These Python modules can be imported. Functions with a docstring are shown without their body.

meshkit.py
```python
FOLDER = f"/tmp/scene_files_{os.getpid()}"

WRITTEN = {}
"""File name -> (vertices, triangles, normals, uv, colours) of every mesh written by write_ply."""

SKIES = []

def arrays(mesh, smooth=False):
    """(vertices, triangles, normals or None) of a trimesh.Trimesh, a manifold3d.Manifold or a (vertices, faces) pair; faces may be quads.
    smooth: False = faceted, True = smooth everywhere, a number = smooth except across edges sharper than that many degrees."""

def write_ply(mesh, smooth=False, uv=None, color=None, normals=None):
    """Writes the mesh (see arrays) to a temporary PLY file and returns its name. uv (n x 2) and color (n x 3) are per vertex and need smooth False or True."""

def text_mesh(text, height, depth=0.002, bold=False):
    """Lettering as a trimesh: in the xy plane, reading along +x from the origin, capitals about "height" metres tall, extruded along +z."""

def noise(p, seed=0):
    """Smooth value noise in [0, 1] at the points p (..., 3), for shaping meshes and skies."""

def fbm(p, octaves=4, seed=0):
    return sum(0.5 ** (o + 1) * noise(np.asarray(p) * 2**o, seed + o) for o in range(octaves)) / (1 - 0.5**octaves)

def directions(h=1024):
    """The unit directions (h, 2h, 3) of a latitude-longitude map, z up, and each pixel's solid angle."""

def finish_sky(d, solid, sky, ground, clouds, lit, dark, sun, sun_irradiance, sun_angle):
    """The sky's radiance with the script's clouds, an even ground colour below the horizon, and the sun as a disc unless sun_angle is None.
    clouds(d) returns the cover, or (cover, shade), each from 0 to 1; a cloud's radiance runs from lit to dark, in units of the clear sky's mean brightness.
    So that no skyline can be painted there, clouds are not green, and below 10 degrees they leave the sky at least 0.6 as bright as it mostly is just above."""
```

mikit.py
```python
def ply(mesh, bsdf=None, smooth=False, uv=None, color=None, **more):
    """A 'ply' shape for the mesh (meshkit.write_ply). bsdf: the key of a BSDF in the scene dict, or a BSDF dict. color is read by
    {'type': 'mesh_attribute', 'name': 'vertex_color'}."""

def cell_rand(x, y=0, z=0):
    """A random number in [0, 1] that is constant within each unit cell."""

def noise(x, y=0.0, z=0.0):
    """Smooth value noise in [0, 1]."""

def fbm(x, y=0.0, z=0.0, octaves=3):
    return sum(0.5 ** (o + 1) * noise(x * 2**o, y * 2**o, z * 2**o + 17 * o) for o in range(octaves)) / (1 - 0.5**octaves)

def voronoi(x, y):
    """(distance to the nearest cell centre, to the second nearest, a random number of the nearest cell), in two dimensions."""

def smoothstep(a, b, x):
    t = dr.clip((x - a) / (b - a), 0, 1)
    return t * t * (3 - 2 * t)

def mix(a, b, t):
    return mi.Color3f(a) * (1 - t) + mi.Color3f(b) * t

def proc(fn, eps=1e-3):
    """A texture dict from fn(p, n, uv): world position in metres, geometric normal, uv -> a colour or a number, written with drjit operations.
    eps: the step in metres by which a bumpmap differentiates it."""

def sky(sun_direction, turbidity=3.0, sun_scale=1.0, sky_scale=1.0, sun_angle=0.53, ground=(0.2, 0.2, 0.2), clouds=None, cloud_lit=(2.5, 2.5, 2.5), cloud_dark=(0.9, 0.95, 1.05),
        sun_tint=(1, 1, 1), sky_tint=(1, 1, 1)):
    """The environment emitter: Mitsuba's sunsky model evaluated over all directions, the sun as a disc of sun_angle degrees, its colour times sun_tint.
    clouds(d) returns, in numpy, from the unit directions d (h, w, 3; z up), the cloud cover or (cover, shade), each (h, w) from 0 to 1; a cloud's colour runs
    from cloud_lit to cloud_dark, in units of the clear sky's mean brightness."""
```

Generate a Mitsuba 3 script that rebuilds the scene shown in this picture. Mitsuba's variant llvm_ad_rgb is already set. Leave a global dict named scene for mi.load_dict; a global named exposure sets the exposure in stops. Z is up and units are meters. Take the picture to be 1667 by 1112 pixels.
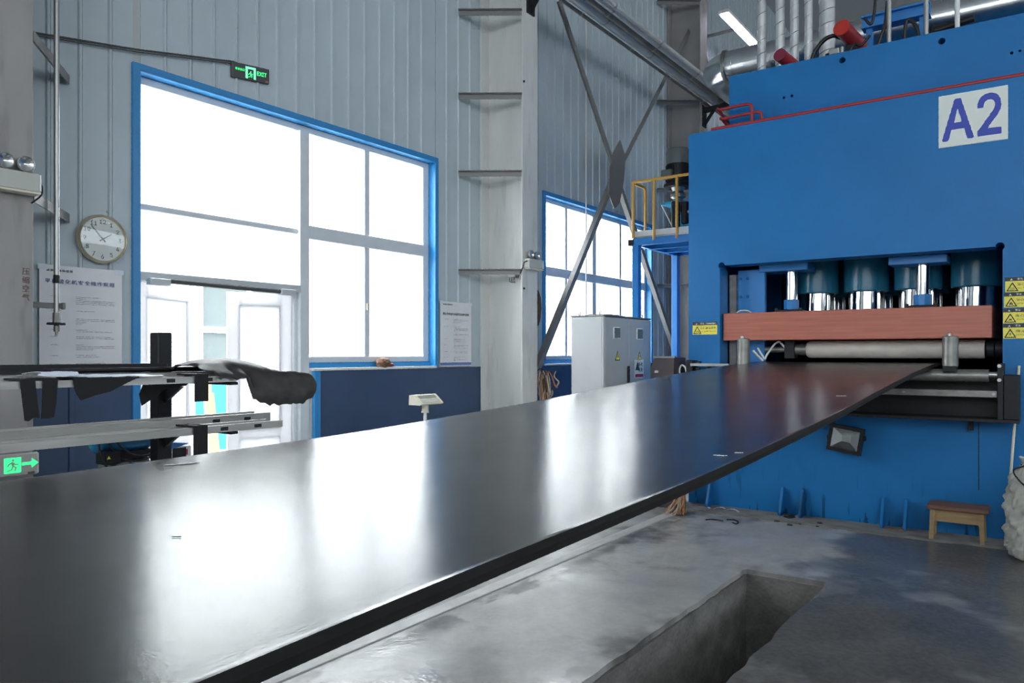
import math, random
import numpy as np
import trimesh
import drjit as dr
import mitsuba as mi
import mikit
import meshkit
from mikit import noise, fbm, smoothstep, mix, voronoi, cell_rand
from shapely.geometry import Polygon, Point, box as sbox
from shapely.ops import unary_union
from shapely import affinity

T = mi.ScalarTransform4f
rng = np.random.default_rng(7)
random.seed(7)
scene, labels = {}, {}

# ------------------------------------------------------------------ camera, sky, lamps, exposure
# world: x runs along the press front (to the right), y along the window wall (away), z up; camera 1.6 m over the floor
TURN = math.atan2(1715 - 833.5, 1236.0)
FWD = (-math.sin(TURN), math.cos(TURN))
scene['camera'] = {
    'type': 'perspective', 'fov_axis': 'x', 'fov': 2 * math.degrees(math.atan(833.5 / 1236.0)),
    'principal_point_offset_y': -20.0 / 1112.0, 'near_clip': 0.05, 'far_clip': 300.0,
    'to_world': T().look_at(origin=[0, 0, 1.6], target=[FWD[0], FWD[1], 1.6], up=[0, 0, 1])}
exposure = 1.0
SKY = 92.0
scene['sky'] = mikit.sky((0.5, -0.4, 0.8), turbidity=4.0, sun_scale=0.0, sky_scale=1.0, ground=(0.3, 0.3, 0.3),
                         clouds=lambda d: np.ones(d.shape[:2]), cloud_lit=(SKY, SKY * 1.03, SKY * 1.06), cloud_dark=(SKY, SKY, SKY))
LAMP = (2.6, 2.65, 2.7)
DAYLIGHT, PRESS_FILL = (1.2, 1.33, 1.4), (2.2, 2.4, 2.5)             # translucent panes outside the picture: right daylight, back added to light the press
LAMP_ROWS = [(1.6, 6.3, -4.0, 17.0), (4.6, 7.6, -4.0, 17.0), (9.0, 8.2, -4.0, 17.0)]      # x, z, first y, last y

# ------------------------------------------------------------------ materials
def flat(c): return {'type': 'rgb', 'value': [float(v) for v in c]}

def mat(name, color, rough=0.5, metal=0.0, spec=0.5, bump=None, bump_eps=1e-3, **more):
    c = mikit.proc(color) if callable(color) else flat(color)
    r = mikit.proc(rough) if callable(rough) else float(rough)
    b = {'type': 'principled', 'base_color': c, 'roughness': r, 'metallic': float(metal), 'specular': float(spec), **more}
    if bump is not None:
        b = {'type': 'bumpmap', 'arbitrary': mikit.proc(bump, eps=bump_eps), 'scale': 1.0, 'bsdf': b}
    scene['mat_' + name] = {'type': 'twosided', 'bsdf': b}
    return 'mat_' + name

def emat(power, color=(0.02, 0.02, 0.02)):
    return power

# concrete floor: trowelled grey with blotches, stains and a worn dark line beside the pale strip
def floor_color(p, n, uv):
    a = fbm(p.x * 0.7, p.y * 0.7, 3.0, 4)
    b = fbm(p.x * 3.0 + 3.0 * a, p.y * 3.0, 1.0, 5)
    c = fbm(p.x * 45.0, p.y * 45.0, 0.0, 2)
    g = 0.31 + 0.12 * (a - 0.5) + 0.20 * (b - 0.5) + 0.04 * (c - 0.5)
    # trodden black dirt, patchy; thickened right of the pit to paint in light falloff
    grime_shade = smoothstep(0.34, 0.66, fbm(p.x * 1.6, p.y * 1.6, 8.0, 5) + 0.42 * smoothstep(-2.1, -0.9, p.x) - 0.20)
    g = g * (1.0 - 0.80 * grime_shade) + 0.02 * grime_shade * c
    edge = (p.x + 2.98 + 0.16 * (fbm(p.x * 9.0, p.y * 9.0, 5.0, 4) - 0.5)) / 0.10
    dark = dr.exp(-edge * edge) * smoothstep(0.32, 0.50, fbm(p.x * 6.0, p.y * 3.0, 9.0, 4))
    g = dr.maximum(g * (1.0 - 0.6 * dark), 0.02)
    return mi.Color3f(g * 1.0, g * 1.0, g * 0.97)

def floor_rough(p, n, uv):
    a = fbm(p.x * 2.2, p.y * 1.4, 6.0, 4)
    return 0.24 + 0.20 * smoothstep(0.35, 0.65, a) + 0.08 * (fbm(p.x * 20.0, p.y * 20.0, 2.0, 2) - 0.5)

def floor_bump(p, n, uv):
    return 0.004 * fbm(p.x * 6.0, p.y * 6.0, 0.0, 4) + 0.0007 * noise(p.x * 80.0, p.y * 80.0, 0.0)

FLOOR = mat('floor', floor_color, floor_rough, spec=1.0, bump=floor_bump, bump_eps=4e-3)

def rough_concrete(p, n, uv):
    a = fbm(p.x * 7.0, p.y * 7.0, p.z * 7.0, 4)
    b = noise(p.x * 60.0, p.y * 60.0, p.z * 60.0)
    g = 0.16 + 0.16 * (a - 0.5) + 0.05 * (b - 0.5)
    return mi.Color3f(g, g * 0.98, g * 0.93)
PITLIP = mat('pit_lip', rough_concrete, 0.85)
STRIP = mat('strip', lambda p, n, uv: mi.Color3f(0.42, 0.42, 0.41) * (0.75 + 0.5 * fbm(p.x * 12.0, p.y * 5.0, 0.0, 4)), 0.6)
GROUT = mat('grout', lambda p, n, uv: mi.Color3f(0.13, 0.13, 0.125) * (0.5 + 1.0 * fbm(p.x * 8.0, p.y * 12.0, p.z * 8.0, 4)), 0.9)

# wall cladding: pale grey-blue coated steel with fine ribbing
CLAD = mat('cladding', lambda p, n, uv: mi.Color3f(0.43, 0.49, 0.525) * (0.93 + 0.14 * fbm(p.y * 2.0, p.z * 2.0, 0.0, 3)),
           0.42, bump=lambda p, n, uv: 0.0006 * dr.sin(p.y * (2 * math.pi / 0.024)), bump_eps=3e-3)
WAINS = mat('wainscot', lambda p, n, uv: mi.Color3f(0.028, 0.058, 0.125) * (0.85 + 0.3 * fbm(p.y * 3.0, p.z * 3.0, p.x * 3.0, 3)), 0.5)
WALL = mat('wall_core', (0.42, 0.44, 0.45), 0.7)
CEIL = mat('ceiling', (0.45, 0.46, 0.47), 0.7)
TRIM = mat('trim', (0.025, 0.22, 0.50), 0.35)
PVC = mat('pvc', (0.62, 0.65, 0.68), 0.4)
ALU = mat('alu', (0.50, 0.52, 0.53), 0.45, metal=0.3)
CONCOL = mat('column_paint', lambda p, n, uv: mi.Color3f(0.29, 0.275, 0.265) * (0.85 + 0.3 * fbm(p.y * 4.0, p.z * 1.5, p.x * 4.0, 4))
             * (1.0 - 0.16 * smoothstep(0.56, 0.76, fbm(p.y * 14.0, p.z * 2.5, 4.0, 4))), 0.6)
COLWHITE = mat('column_white', lambda p, n, uv: mi.Color3f(0.60, 0.595, 0.57) * (0.88 + 0.24 * fbm(p.y * 4.0, p.z * 1.2, p.x * 5.0, 4))
               * (1.0 - 0.13 * smoothstep(0.56, 0.78, fbm(p.y * 10.0, p.z * 2.0, p.x * 10.0, 4))), 0.55)
BRACE = mat('brace_paint', (0.17, 0.165, 0.16), 0.5)
BLACKSTEEL = mat('black_steel', (0.013, 0.014, 0.016), 0.5, spec=0.3)
STEEL = mat('steel', (0.45, 0.45, 0.44), 0.35, metal=0.9)
DULLSTEEL = mat('dull_steel', lambda p, n, uv: mi.Color3f(0.25, 0.245, 0.23) * (0.6 + 0.8 * fbm(p.x * 14.0, p.y * 4.0, p.z * 14.0, 4)), 0.42, metal=0.75)
CHROME = mat('chrome', (0.82, 0.82, 0.82), 0.08, metal=1.0)
FOIL = mat('foil', lambda p, n, uv: mi.Color3f(0.66, 0.67, 0.67) * (0.85 + 0.3 * noise(p.x * 9.0, p.y * 9.0, p.z * 9.0)), 0.36, metal=0.55,
           bump=lambda p, n, uv: 0.004 * fbm(p.x * 18.0, p.y * 18.0, p.z * 18.0, 3), bump_eps=4e-3)
DUCT = mat('duct', lambda p, n, uv: mi.Color3f(0.66, 0.68, 0.69) * (0.9 + 0.2 * noise(p.x * 14.0, p.y * 6.0, p.z * 6.0)), 0.25, metal=1.0)

# the press: glossy blue machine paint, brushed on
def press_bump(p, n, uv):
    return 0.0009 * fbm(p.x * 22.0, p.y * 22.0, p.z * 6.0, 3) + 0.003 * fbm(p.x * 2.0, p.y * 2.0, p.z * 2.0, 2)
def press_color(p, n, uv):
    a = fbm(p.x * 1.7, p.y * 1.7, p.z * 1.7, 4)
    drip = smoothstep(0.66, 0.74, fbm(p.x * 26.0, 0.0, p.z * 2.2, 3)) * smoothstep(0.5, 0.05, p.z)
    return mi.Color3f(0.012, 0.143, 0.375) * (0.88 + 0.24 * a) * (1.0 - 0.6 * drip)
PRESS = mat('press_blue', press_color, 0.42, spec=0.25, bump=press_bump, bump_eps=4e-3)
PLATFORM = mat('platform_blue', (0.03, 0.20, 0.52), 0.35)
CYAN = mat('cyan_paint', (0.03, 0.30, 0.50), 0.4)
TEAL = mat('cylinder_teal', (0.015, 0.13, 0.22), 0.25)
PLATEN = mat('platen', lambda p, n, uv: mi.Color3f(0.40, 0.12, 0.08) * (0.8 + 0.4 * fbm(p.x * 3.0, p.y * 3.0, p.z * 60.0, 3)), 0.42,
             bump=lambda p, n, uv: 0.0004 * noise(p.x * 4.0, p.y * 4.0, p.z * 220.0))
REDPAINT = mat('red_paint', (0.30, 0.025, 0.03), 0.35)
BEIGE = mat('roller_cover', lambda p, n, uv: mi.Color3f(0.52, 0.47, 0.42) * (0.85 + 0.3 * fbm(p.x * 10.0, p.y * 10.0, p.z * 10.0, 3)), 0.5)
YELLOWRAIL = mat('yellow_rail', (0.68, 0.36, 0.07), 0.4)
SIGNYEL = mat('sign_yellow', (0.78, 0.66, 0.09), 0.5)
SIGNBLACK = mat('sign_black', (0.02, 0.02, 0.022), 0.5)
SIGNWHITE = mat('sign_white', (0.70, 0.72, 0.68), 0.5)
SIGNBLUE = mat('sign_blue', (0.03, 0.05, 0.36), 0.5)
SIGNRED = mat('sign_red', (0.35, 0.02, 0.06), 0.5)
PAPER = mat('paper', lambda p, n, uv: mi.Color3f(0.70, 0.69, 0.71) * (0.94 + 0.12 * fbm(p.y * 6.0, p.z * 6.0, 0.0, 3)), 0.35)
INK = mat('ink', (0.16, 0.16, 0.18), 0.6)
NAVYINK = mat('navy_ink', (0.03, 0.05, 0.20), 0.6)

# the rubber sheet: black, calendered, with a fine cloth-like grain that ripples across it
def rubber_bump(p, n, uv):
    w = fbm(p.x * 230.0, p.y * 80.0, 0.0, 2) * 0.00011 + noise(p.x * 400.0, p.y * 400.0, 2.0) * 0.00005
    return w + 0.0004 * fbm(p.x * 2.0, p.y * 5.0, 7.0, 2)
RUBBER = mat('rubber', lambda p, n, uv: mi.Color3f(0.010, 0.0105, 0.0115) * (0.7 + 0.6 * fbm(p.x * 6.0, p.y * 3.0, 0.0, 3)),
             0.225, spec=0.48, bump=rubber_bump, bump_eps=6e-4)
RUBBEREDGE = mat('rubber_edge', lambda p, n, uv: mi.Color3f(0.012, 0.0115, 0.011) * (0.6 + 0.8 * fbm(p.y * 12.0, p.z * 40.0, 0.0, 3)), 0.6, spec=0.2)
RUBBERFLAP = mat('rubber_flap', (0.012, 0.012, 0.013), 0.6, spec=0.25)
RAIL = mat('rail_metal', lambda p, n, uv: mi.Color3f(0.43, 0.42, 0.40) * (0.65 + 0.7 * fbm(p.x * 20.0, p.y * 3.0, p.z * 20.0, 4)), 0.34, metal=0.6)
FILM = mat('film', (0.62, 0.66, 0.74), 0.3)
GREYBOX = mat('lamp_box', (0.42, 0.42, 0.39), 0.5)
CABINET = mat('cabinet', lambda p, n, uv: mi.Color3f(0.37, 0.385, 0.385) * (0.95 + 0.1 * noise(p.x * 2.0, p.y * 2.0, p.z * 2.0)), 0.35)
IVORY = mat('ivory', (0.62, 0.58, 0.47), 0.45)
WHITEP = mat('white_plastic', (0.72, 0.72, 0.70), 0.4)
GREYP = mat('grey_plastic', (0.22, 0.22, 0.21), 0.45)
MOTOR = mat('motor_grey', (0.10, 0.115, 0.115), 0.45)
BLACKHOSE = mat('black_hose', (0.012, 0.012, 0.013), 0.4)
WOODY = mat('wood', lambda p, n, uv: mix((0.42, 0.28, 0.14), (0.55, 0.40, 0.22), fbm(p.x * 4.0, p.y * 30.0, p.z * 60.0, 3)), 0.65)
WOODDARK = mat('wood_dark', lambda p, n, uv: mix((0.10, 0.045, 0.03), (0.17, 0.085, 0.05), fbm(p.x * 6.0, p.y * 40.0, p.z * 40.0, 3)), 0.6)
SACK = mat('sack', lambda p, n, uv: mi.Color3f(0.40, 0.40, 0.36) * (0.75 + 0.5 * fbm(p.x * 16.0, p.y * 16.0, p.z * 16.0, 3)), 0.75)
RAGS = [mat('rag_%d' % i, c, 0.9) for i, c in enumerate([(0.30, 0.13, 0.06), (0.34, 0.25, 0.18), (0.05, 0.035, 0.03), (0.45, 0.38, 0.33)])]
CLOTHBROWN = mat('brown_cloth', lambda p, n, uv: mi.Color3f(0.16, 0.085, 0.05) * (0.5 + fbm(p.x * 30.0, p.y * 30.0, p.z * 30.0, 3)), 0.8)
CRATE = mat('crate', (0.055, 0.04, 0.045), 0.5)
GOLD = mat('clock_rim', (0.60, 0.52, 0.36), 0.3, metal=0.7)
DARKGREY = mat('dark_grey', (0.06, 0.062, 0.063), 0.5)
EXTWALL = mat('outside_wall', (0.86, 0.86, 0.85), 0.8)
EXTGROUND = mat('outside_ground', (0.5, 0.5, 0.48), 0.9)
EXTBLUE = mat('outside_blue', (0.012, 0.16, 0.30), 0.7)
EXTGLASS = mat('outside_glass', (0.10, 0.12, 0.12), 0.1, spec=0.15)
STOOLWOOD = mat('stool_wood', lambda p, n, uv: mix((0.20, 0.13, 0.06), (0.32, 0.22, 0.11), fbm(p.x * 5.0, p.y * 30.0, p.z * 50.0, 3)), 0.65)
REFLECTOR = mat('reflector', (0.8, 0.8, 0.8), 0.18, metal=1.0)
scene['mat_glass'] = {'type': 'thindielectric', 'int_ior': 1.5, 'specular_transmittance': flat((0.94, 0.96, 0.96))}
GLASS = 'mat_glass'
scene['mat_frosted'] = {'type': 'principledthin', 'base_color': flat((0.55, 0.56, 0.57)), 'roughness': 0.5, 'diff_trans': 1.4, 'spec_trans': 0.0}
FROST = 'mat_frosted'
GREENGLOW = mat('green_glow', (0.02, 0.3, 0.1), 0.5)

# ------------------------------------------------------------------ naming helpers
def numbered(name):
    taken = lambda k: k in scene or k in labels or any(x.startswith(k + '__') for x in list(scene)[-400:])
    if name not in USED:
        USED[name] = 0
        return name
    USED[name] += 1
    return '%s_%03d' % (name, USED[name])
USED = {}

def thing(name, label, cat, group=None, kind=None):
    k = numbered(name)
    labels[k] = {'label': label, 'category': cat}
    if group: labels[k]['group'] = group
    if kind: labels[k]['kind'] = kind
    return k

def struct(name, label=None):
    k = numbered(name)
    labels[k] = {'kind': 'structure'}
    if label: labels[k]['label'] = label
    return k

def put(key, mesh, m, smooth=False, **more):
    if isinstance(mesh, dict):
        scene[key] = {**mesh, **more}
    else:
        scene[key] = mikit.ply(mesh, m, smooth=smooth, **more)
    return key

def part(parent, name, mesh, m, smooth=False, label=None, kind=None, **more):
    k = numbered(parent + '__' + name)
    put(k, mesh, m, smooth, **more)
    if label or kind:
        labels[k] = {}
        if label: labels[k]['label'] = label
        if kind: labels[k]['kind'] = kind
    return k

def solo(name, mesh, m, label, cat, group=None, smooth=False, kind=None):
    k = thing(name, label, cat, group, kind)
    put(k, mesh, m, smooth)
    return k

# ------------------------------------------------------------------ mesh helpers
def cat(*ms):
    ms = [m for m in ms if m is not None]
    return trimesh.util.concatenate(ms)

def box(x0, x1, y0, y1, z0, z1, b=0.0):
    x0, x1 = min(x0, x1), max(x0, x1); y0, y1 = min(y0, y1), max(y0, y1); z0, z1 = min(z0, z1), max(z0, z1)
    if b <= 0:
        m = trimesh.creation.box((x1 - x0, y1 - y0, z1 - z0))
        m.apply_translation(((x0 + x1) / 2, (y0 + y1) / 2, (z0 + z1) / 2))
        return m
    b = min(b, 0.49 * (x1 - x0), 0.49 * (y1 - y0), 0.49 * (z1 - z0))
    pts = []
    for sx in (0, 1):
        for sy in (0, 1):
            for sz in (0, 1):
                X, Y, Z = (x0, x1)[sx], (y0, y1)[sy], (z0, z1)[sz]
                dx, dy, dz = (b, -b)[sx], (b, -b)[sy], (b, -b)[sz]
                pts += [(X, Y + dy, Z + dz), (X + dx, Y, Z + dz), (X + dx, Y + dy, Z)]
    return trimesh.convex.convex_hull(np.array(pts))

def frames(P):
    P = np.asarray(P, float)
    t = np.gradient(P, axis=0)
    t /= np.linalg.norm(t, axis=1, keepdims=True) + 1e-12
    a = np.cross(t[0], [0, 0, 1.0] if abs(t[0][2]) < 0.9 else [1.0, 0, 0])
    A = []
    for k in range(len(P)):
        a = a - t[k] * (a @ t[k]); a /= np.linalg.norm(a) + 1e-12
        A.append(a)
    A = np.array(A)
    return t, A, np.cross(t, A)

def tube(P, r, n=10, caps=True):
    P = np.asarray(P, float)
    r = np.broadcast_to(r, (len(P),))
    t, A, B = frames(P)
    ang = np.arange(n) * 2 * np.pi / n
    v = P[:, None] + r[:, None, None] * (np.cos(ang)[None, :, None] * A[:, None] + np.sin(ang)[None, :, None] * B[:, None])
    v = v.reshape(-1, 3)
    f = []
    for i in range(len(P) - 1):
        for j in range(n):
            a, b = i * n + j, i * n + (j + 1) % n
            f += [(a, b, b + n), (a, b + n, a + n)]
    if caps:
        c0, c1 = len(v), len(v) + 1
        v = np.vstack([v, P[:1], P[-1:]])
        e = (len(P) - 1) * n
        for j in range(n):
            f += [(c0, (j + 1) % n, j), (c1, e + j, e + (j + 1) % n)]
    m = trimesh.Trimesh(v, np.array(f), process=False)
    if m.volume < 0: m.invert()
    return m

def cyl(p0, p1, r, n=20, r1=None):
    p0, p1 = np.array(p0, float), np.array(p1, float)
    return tube([p0, p1], [r, r if r1 is None else r1], n)

def smooth_path(P, k=8):
    """Catmull-Rom through the points"""
    P = np.asarray(P, float)
    Q = np.vstack([2 * P[0] - P[1], P, 2 * P[-1] - P[-2]])
    out = []
    for i in range(1, len(Q) - 2):
        for s in np.arange(k) / k:
            a, b, c, d = Q[i - 1], Q[i], Q[i + 1], Q[i + 2]
            out.append(0.5 * (2 * b + (c - a) * s + (2 * a - 5 * b + 4 * c - d) * s ** 2 + (3 * b - a - 3 * c + d) * s ** 3))
    out.append(P[-1])
    return np.array(out)

def lathe(profile, origin=(0, 0, 0), axis='z', n=28):
    """profile: (radius, height) pairs turned round an axis through origin"""
    pr = np.asarray(profile, float)
    ang = np.arange(n) * 2 * np.pi / n
    v = np.stack([pr[:, None, 0] * np.cos(ang), pr[:, None, 0] * np.sin(ang), np.repeat(pr[:, None, 1], n, 1)], -1).reshape(-1, 3)
    f = []
    for i in range(len(pr) - 1):
        for j in range(n):
            a, b = i * n + j, i * n + (j + 1) % n
            f += [(a, b, b + n), (a, b + n, a + n)]
    m = trimesh.Trimesh(v, np.array(f), process=True)
    R = {'z': np.eye(3), 'x': np.array([[0, 0, 1], [1, 0, 0], [0, 1, 0.0]]), 'y': np.array([[0, 1, 0], [0, 0, 1], [1, 0, 0.0]]),
         '-y': np.array([[1, 0, 0], [0, 0, -1], [0, 1, 0.0]])}[axis]
    m.vertices = m.vertices @ R.T + np.array(origin)
    return m

def prism(poly, along, a0, a1):
    """poly in two world axes, extruded along the third: 'x' takes (y, z), 'y' takes (x, z), 'z' takes (x, y)"""
    geoms = getattr(poly, 'geoms', [poly])
    ms = []
    for g in geoms:
        if g.area < 1e-9: continue
        ms.append(trimesh.creation.extrude_polygon(g, a1 - a0, engine='earcut'))
    m = cat(*ms)
    v = m.vertices
    if along == 'x':
        m.vertices = np.stack([v[:, 2] + a0, v[:, 0], v[:, 1]], 1)
    elif along == 'y':
        m.vertices = np.stack([v[:, 0], a1 - v[:, 2], v[:, 1]], 1)
    else:
        m.vertices = np.stack([v[:, 0], v[:, 1], v[:, 2] + a0], 1)
    return m

def quadgrid(V):
    """V: (a, b, 3) grid of points -> a surface"""
    a, b = V.shape[:2]
    i, j = np.meshgrid(np.arange(a - 1), np.arange(b - 1), indexing='ij')
    q = np.stack([i * b + j, (i + 1) * b + j, (i + 1) * b + j + 1, i * b + j + 1], -1).reshape(-1, 4)
    f = np.vstack([q[:, [0, 1, 2]], q[:, [0, 2, 3]]])
    return trimesh.Trimesh(V.reshape(-1, 3), f, process=False)

def shell(V, t):
    """a grid surface with thickness t (closed)"""
    a, b = V.shape[:2]
    m = quadgrid(V)
    n = m.vertex_normals.reshape(a, b, 3)
    W = V - n * t
    top, bot = quadgrid(V), quadgrid(W)
    bot.invert()
    rim = np.concatenate([[(i, 0) for i in range(a)], [(a - 1, j) for j in range(1, b)], [(i, b - 1) for i in range(a - 2, -1, -1)], [(0, j) for j in range(b - 2, -1, -1)]])
    R = np.stack([V[rim[:, 0], rim[:, 1]], W[rim[:, 0], rim[:, 1]]], 1)
    out = cat(top, bot, quadgrid(R))
    return out

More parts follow.
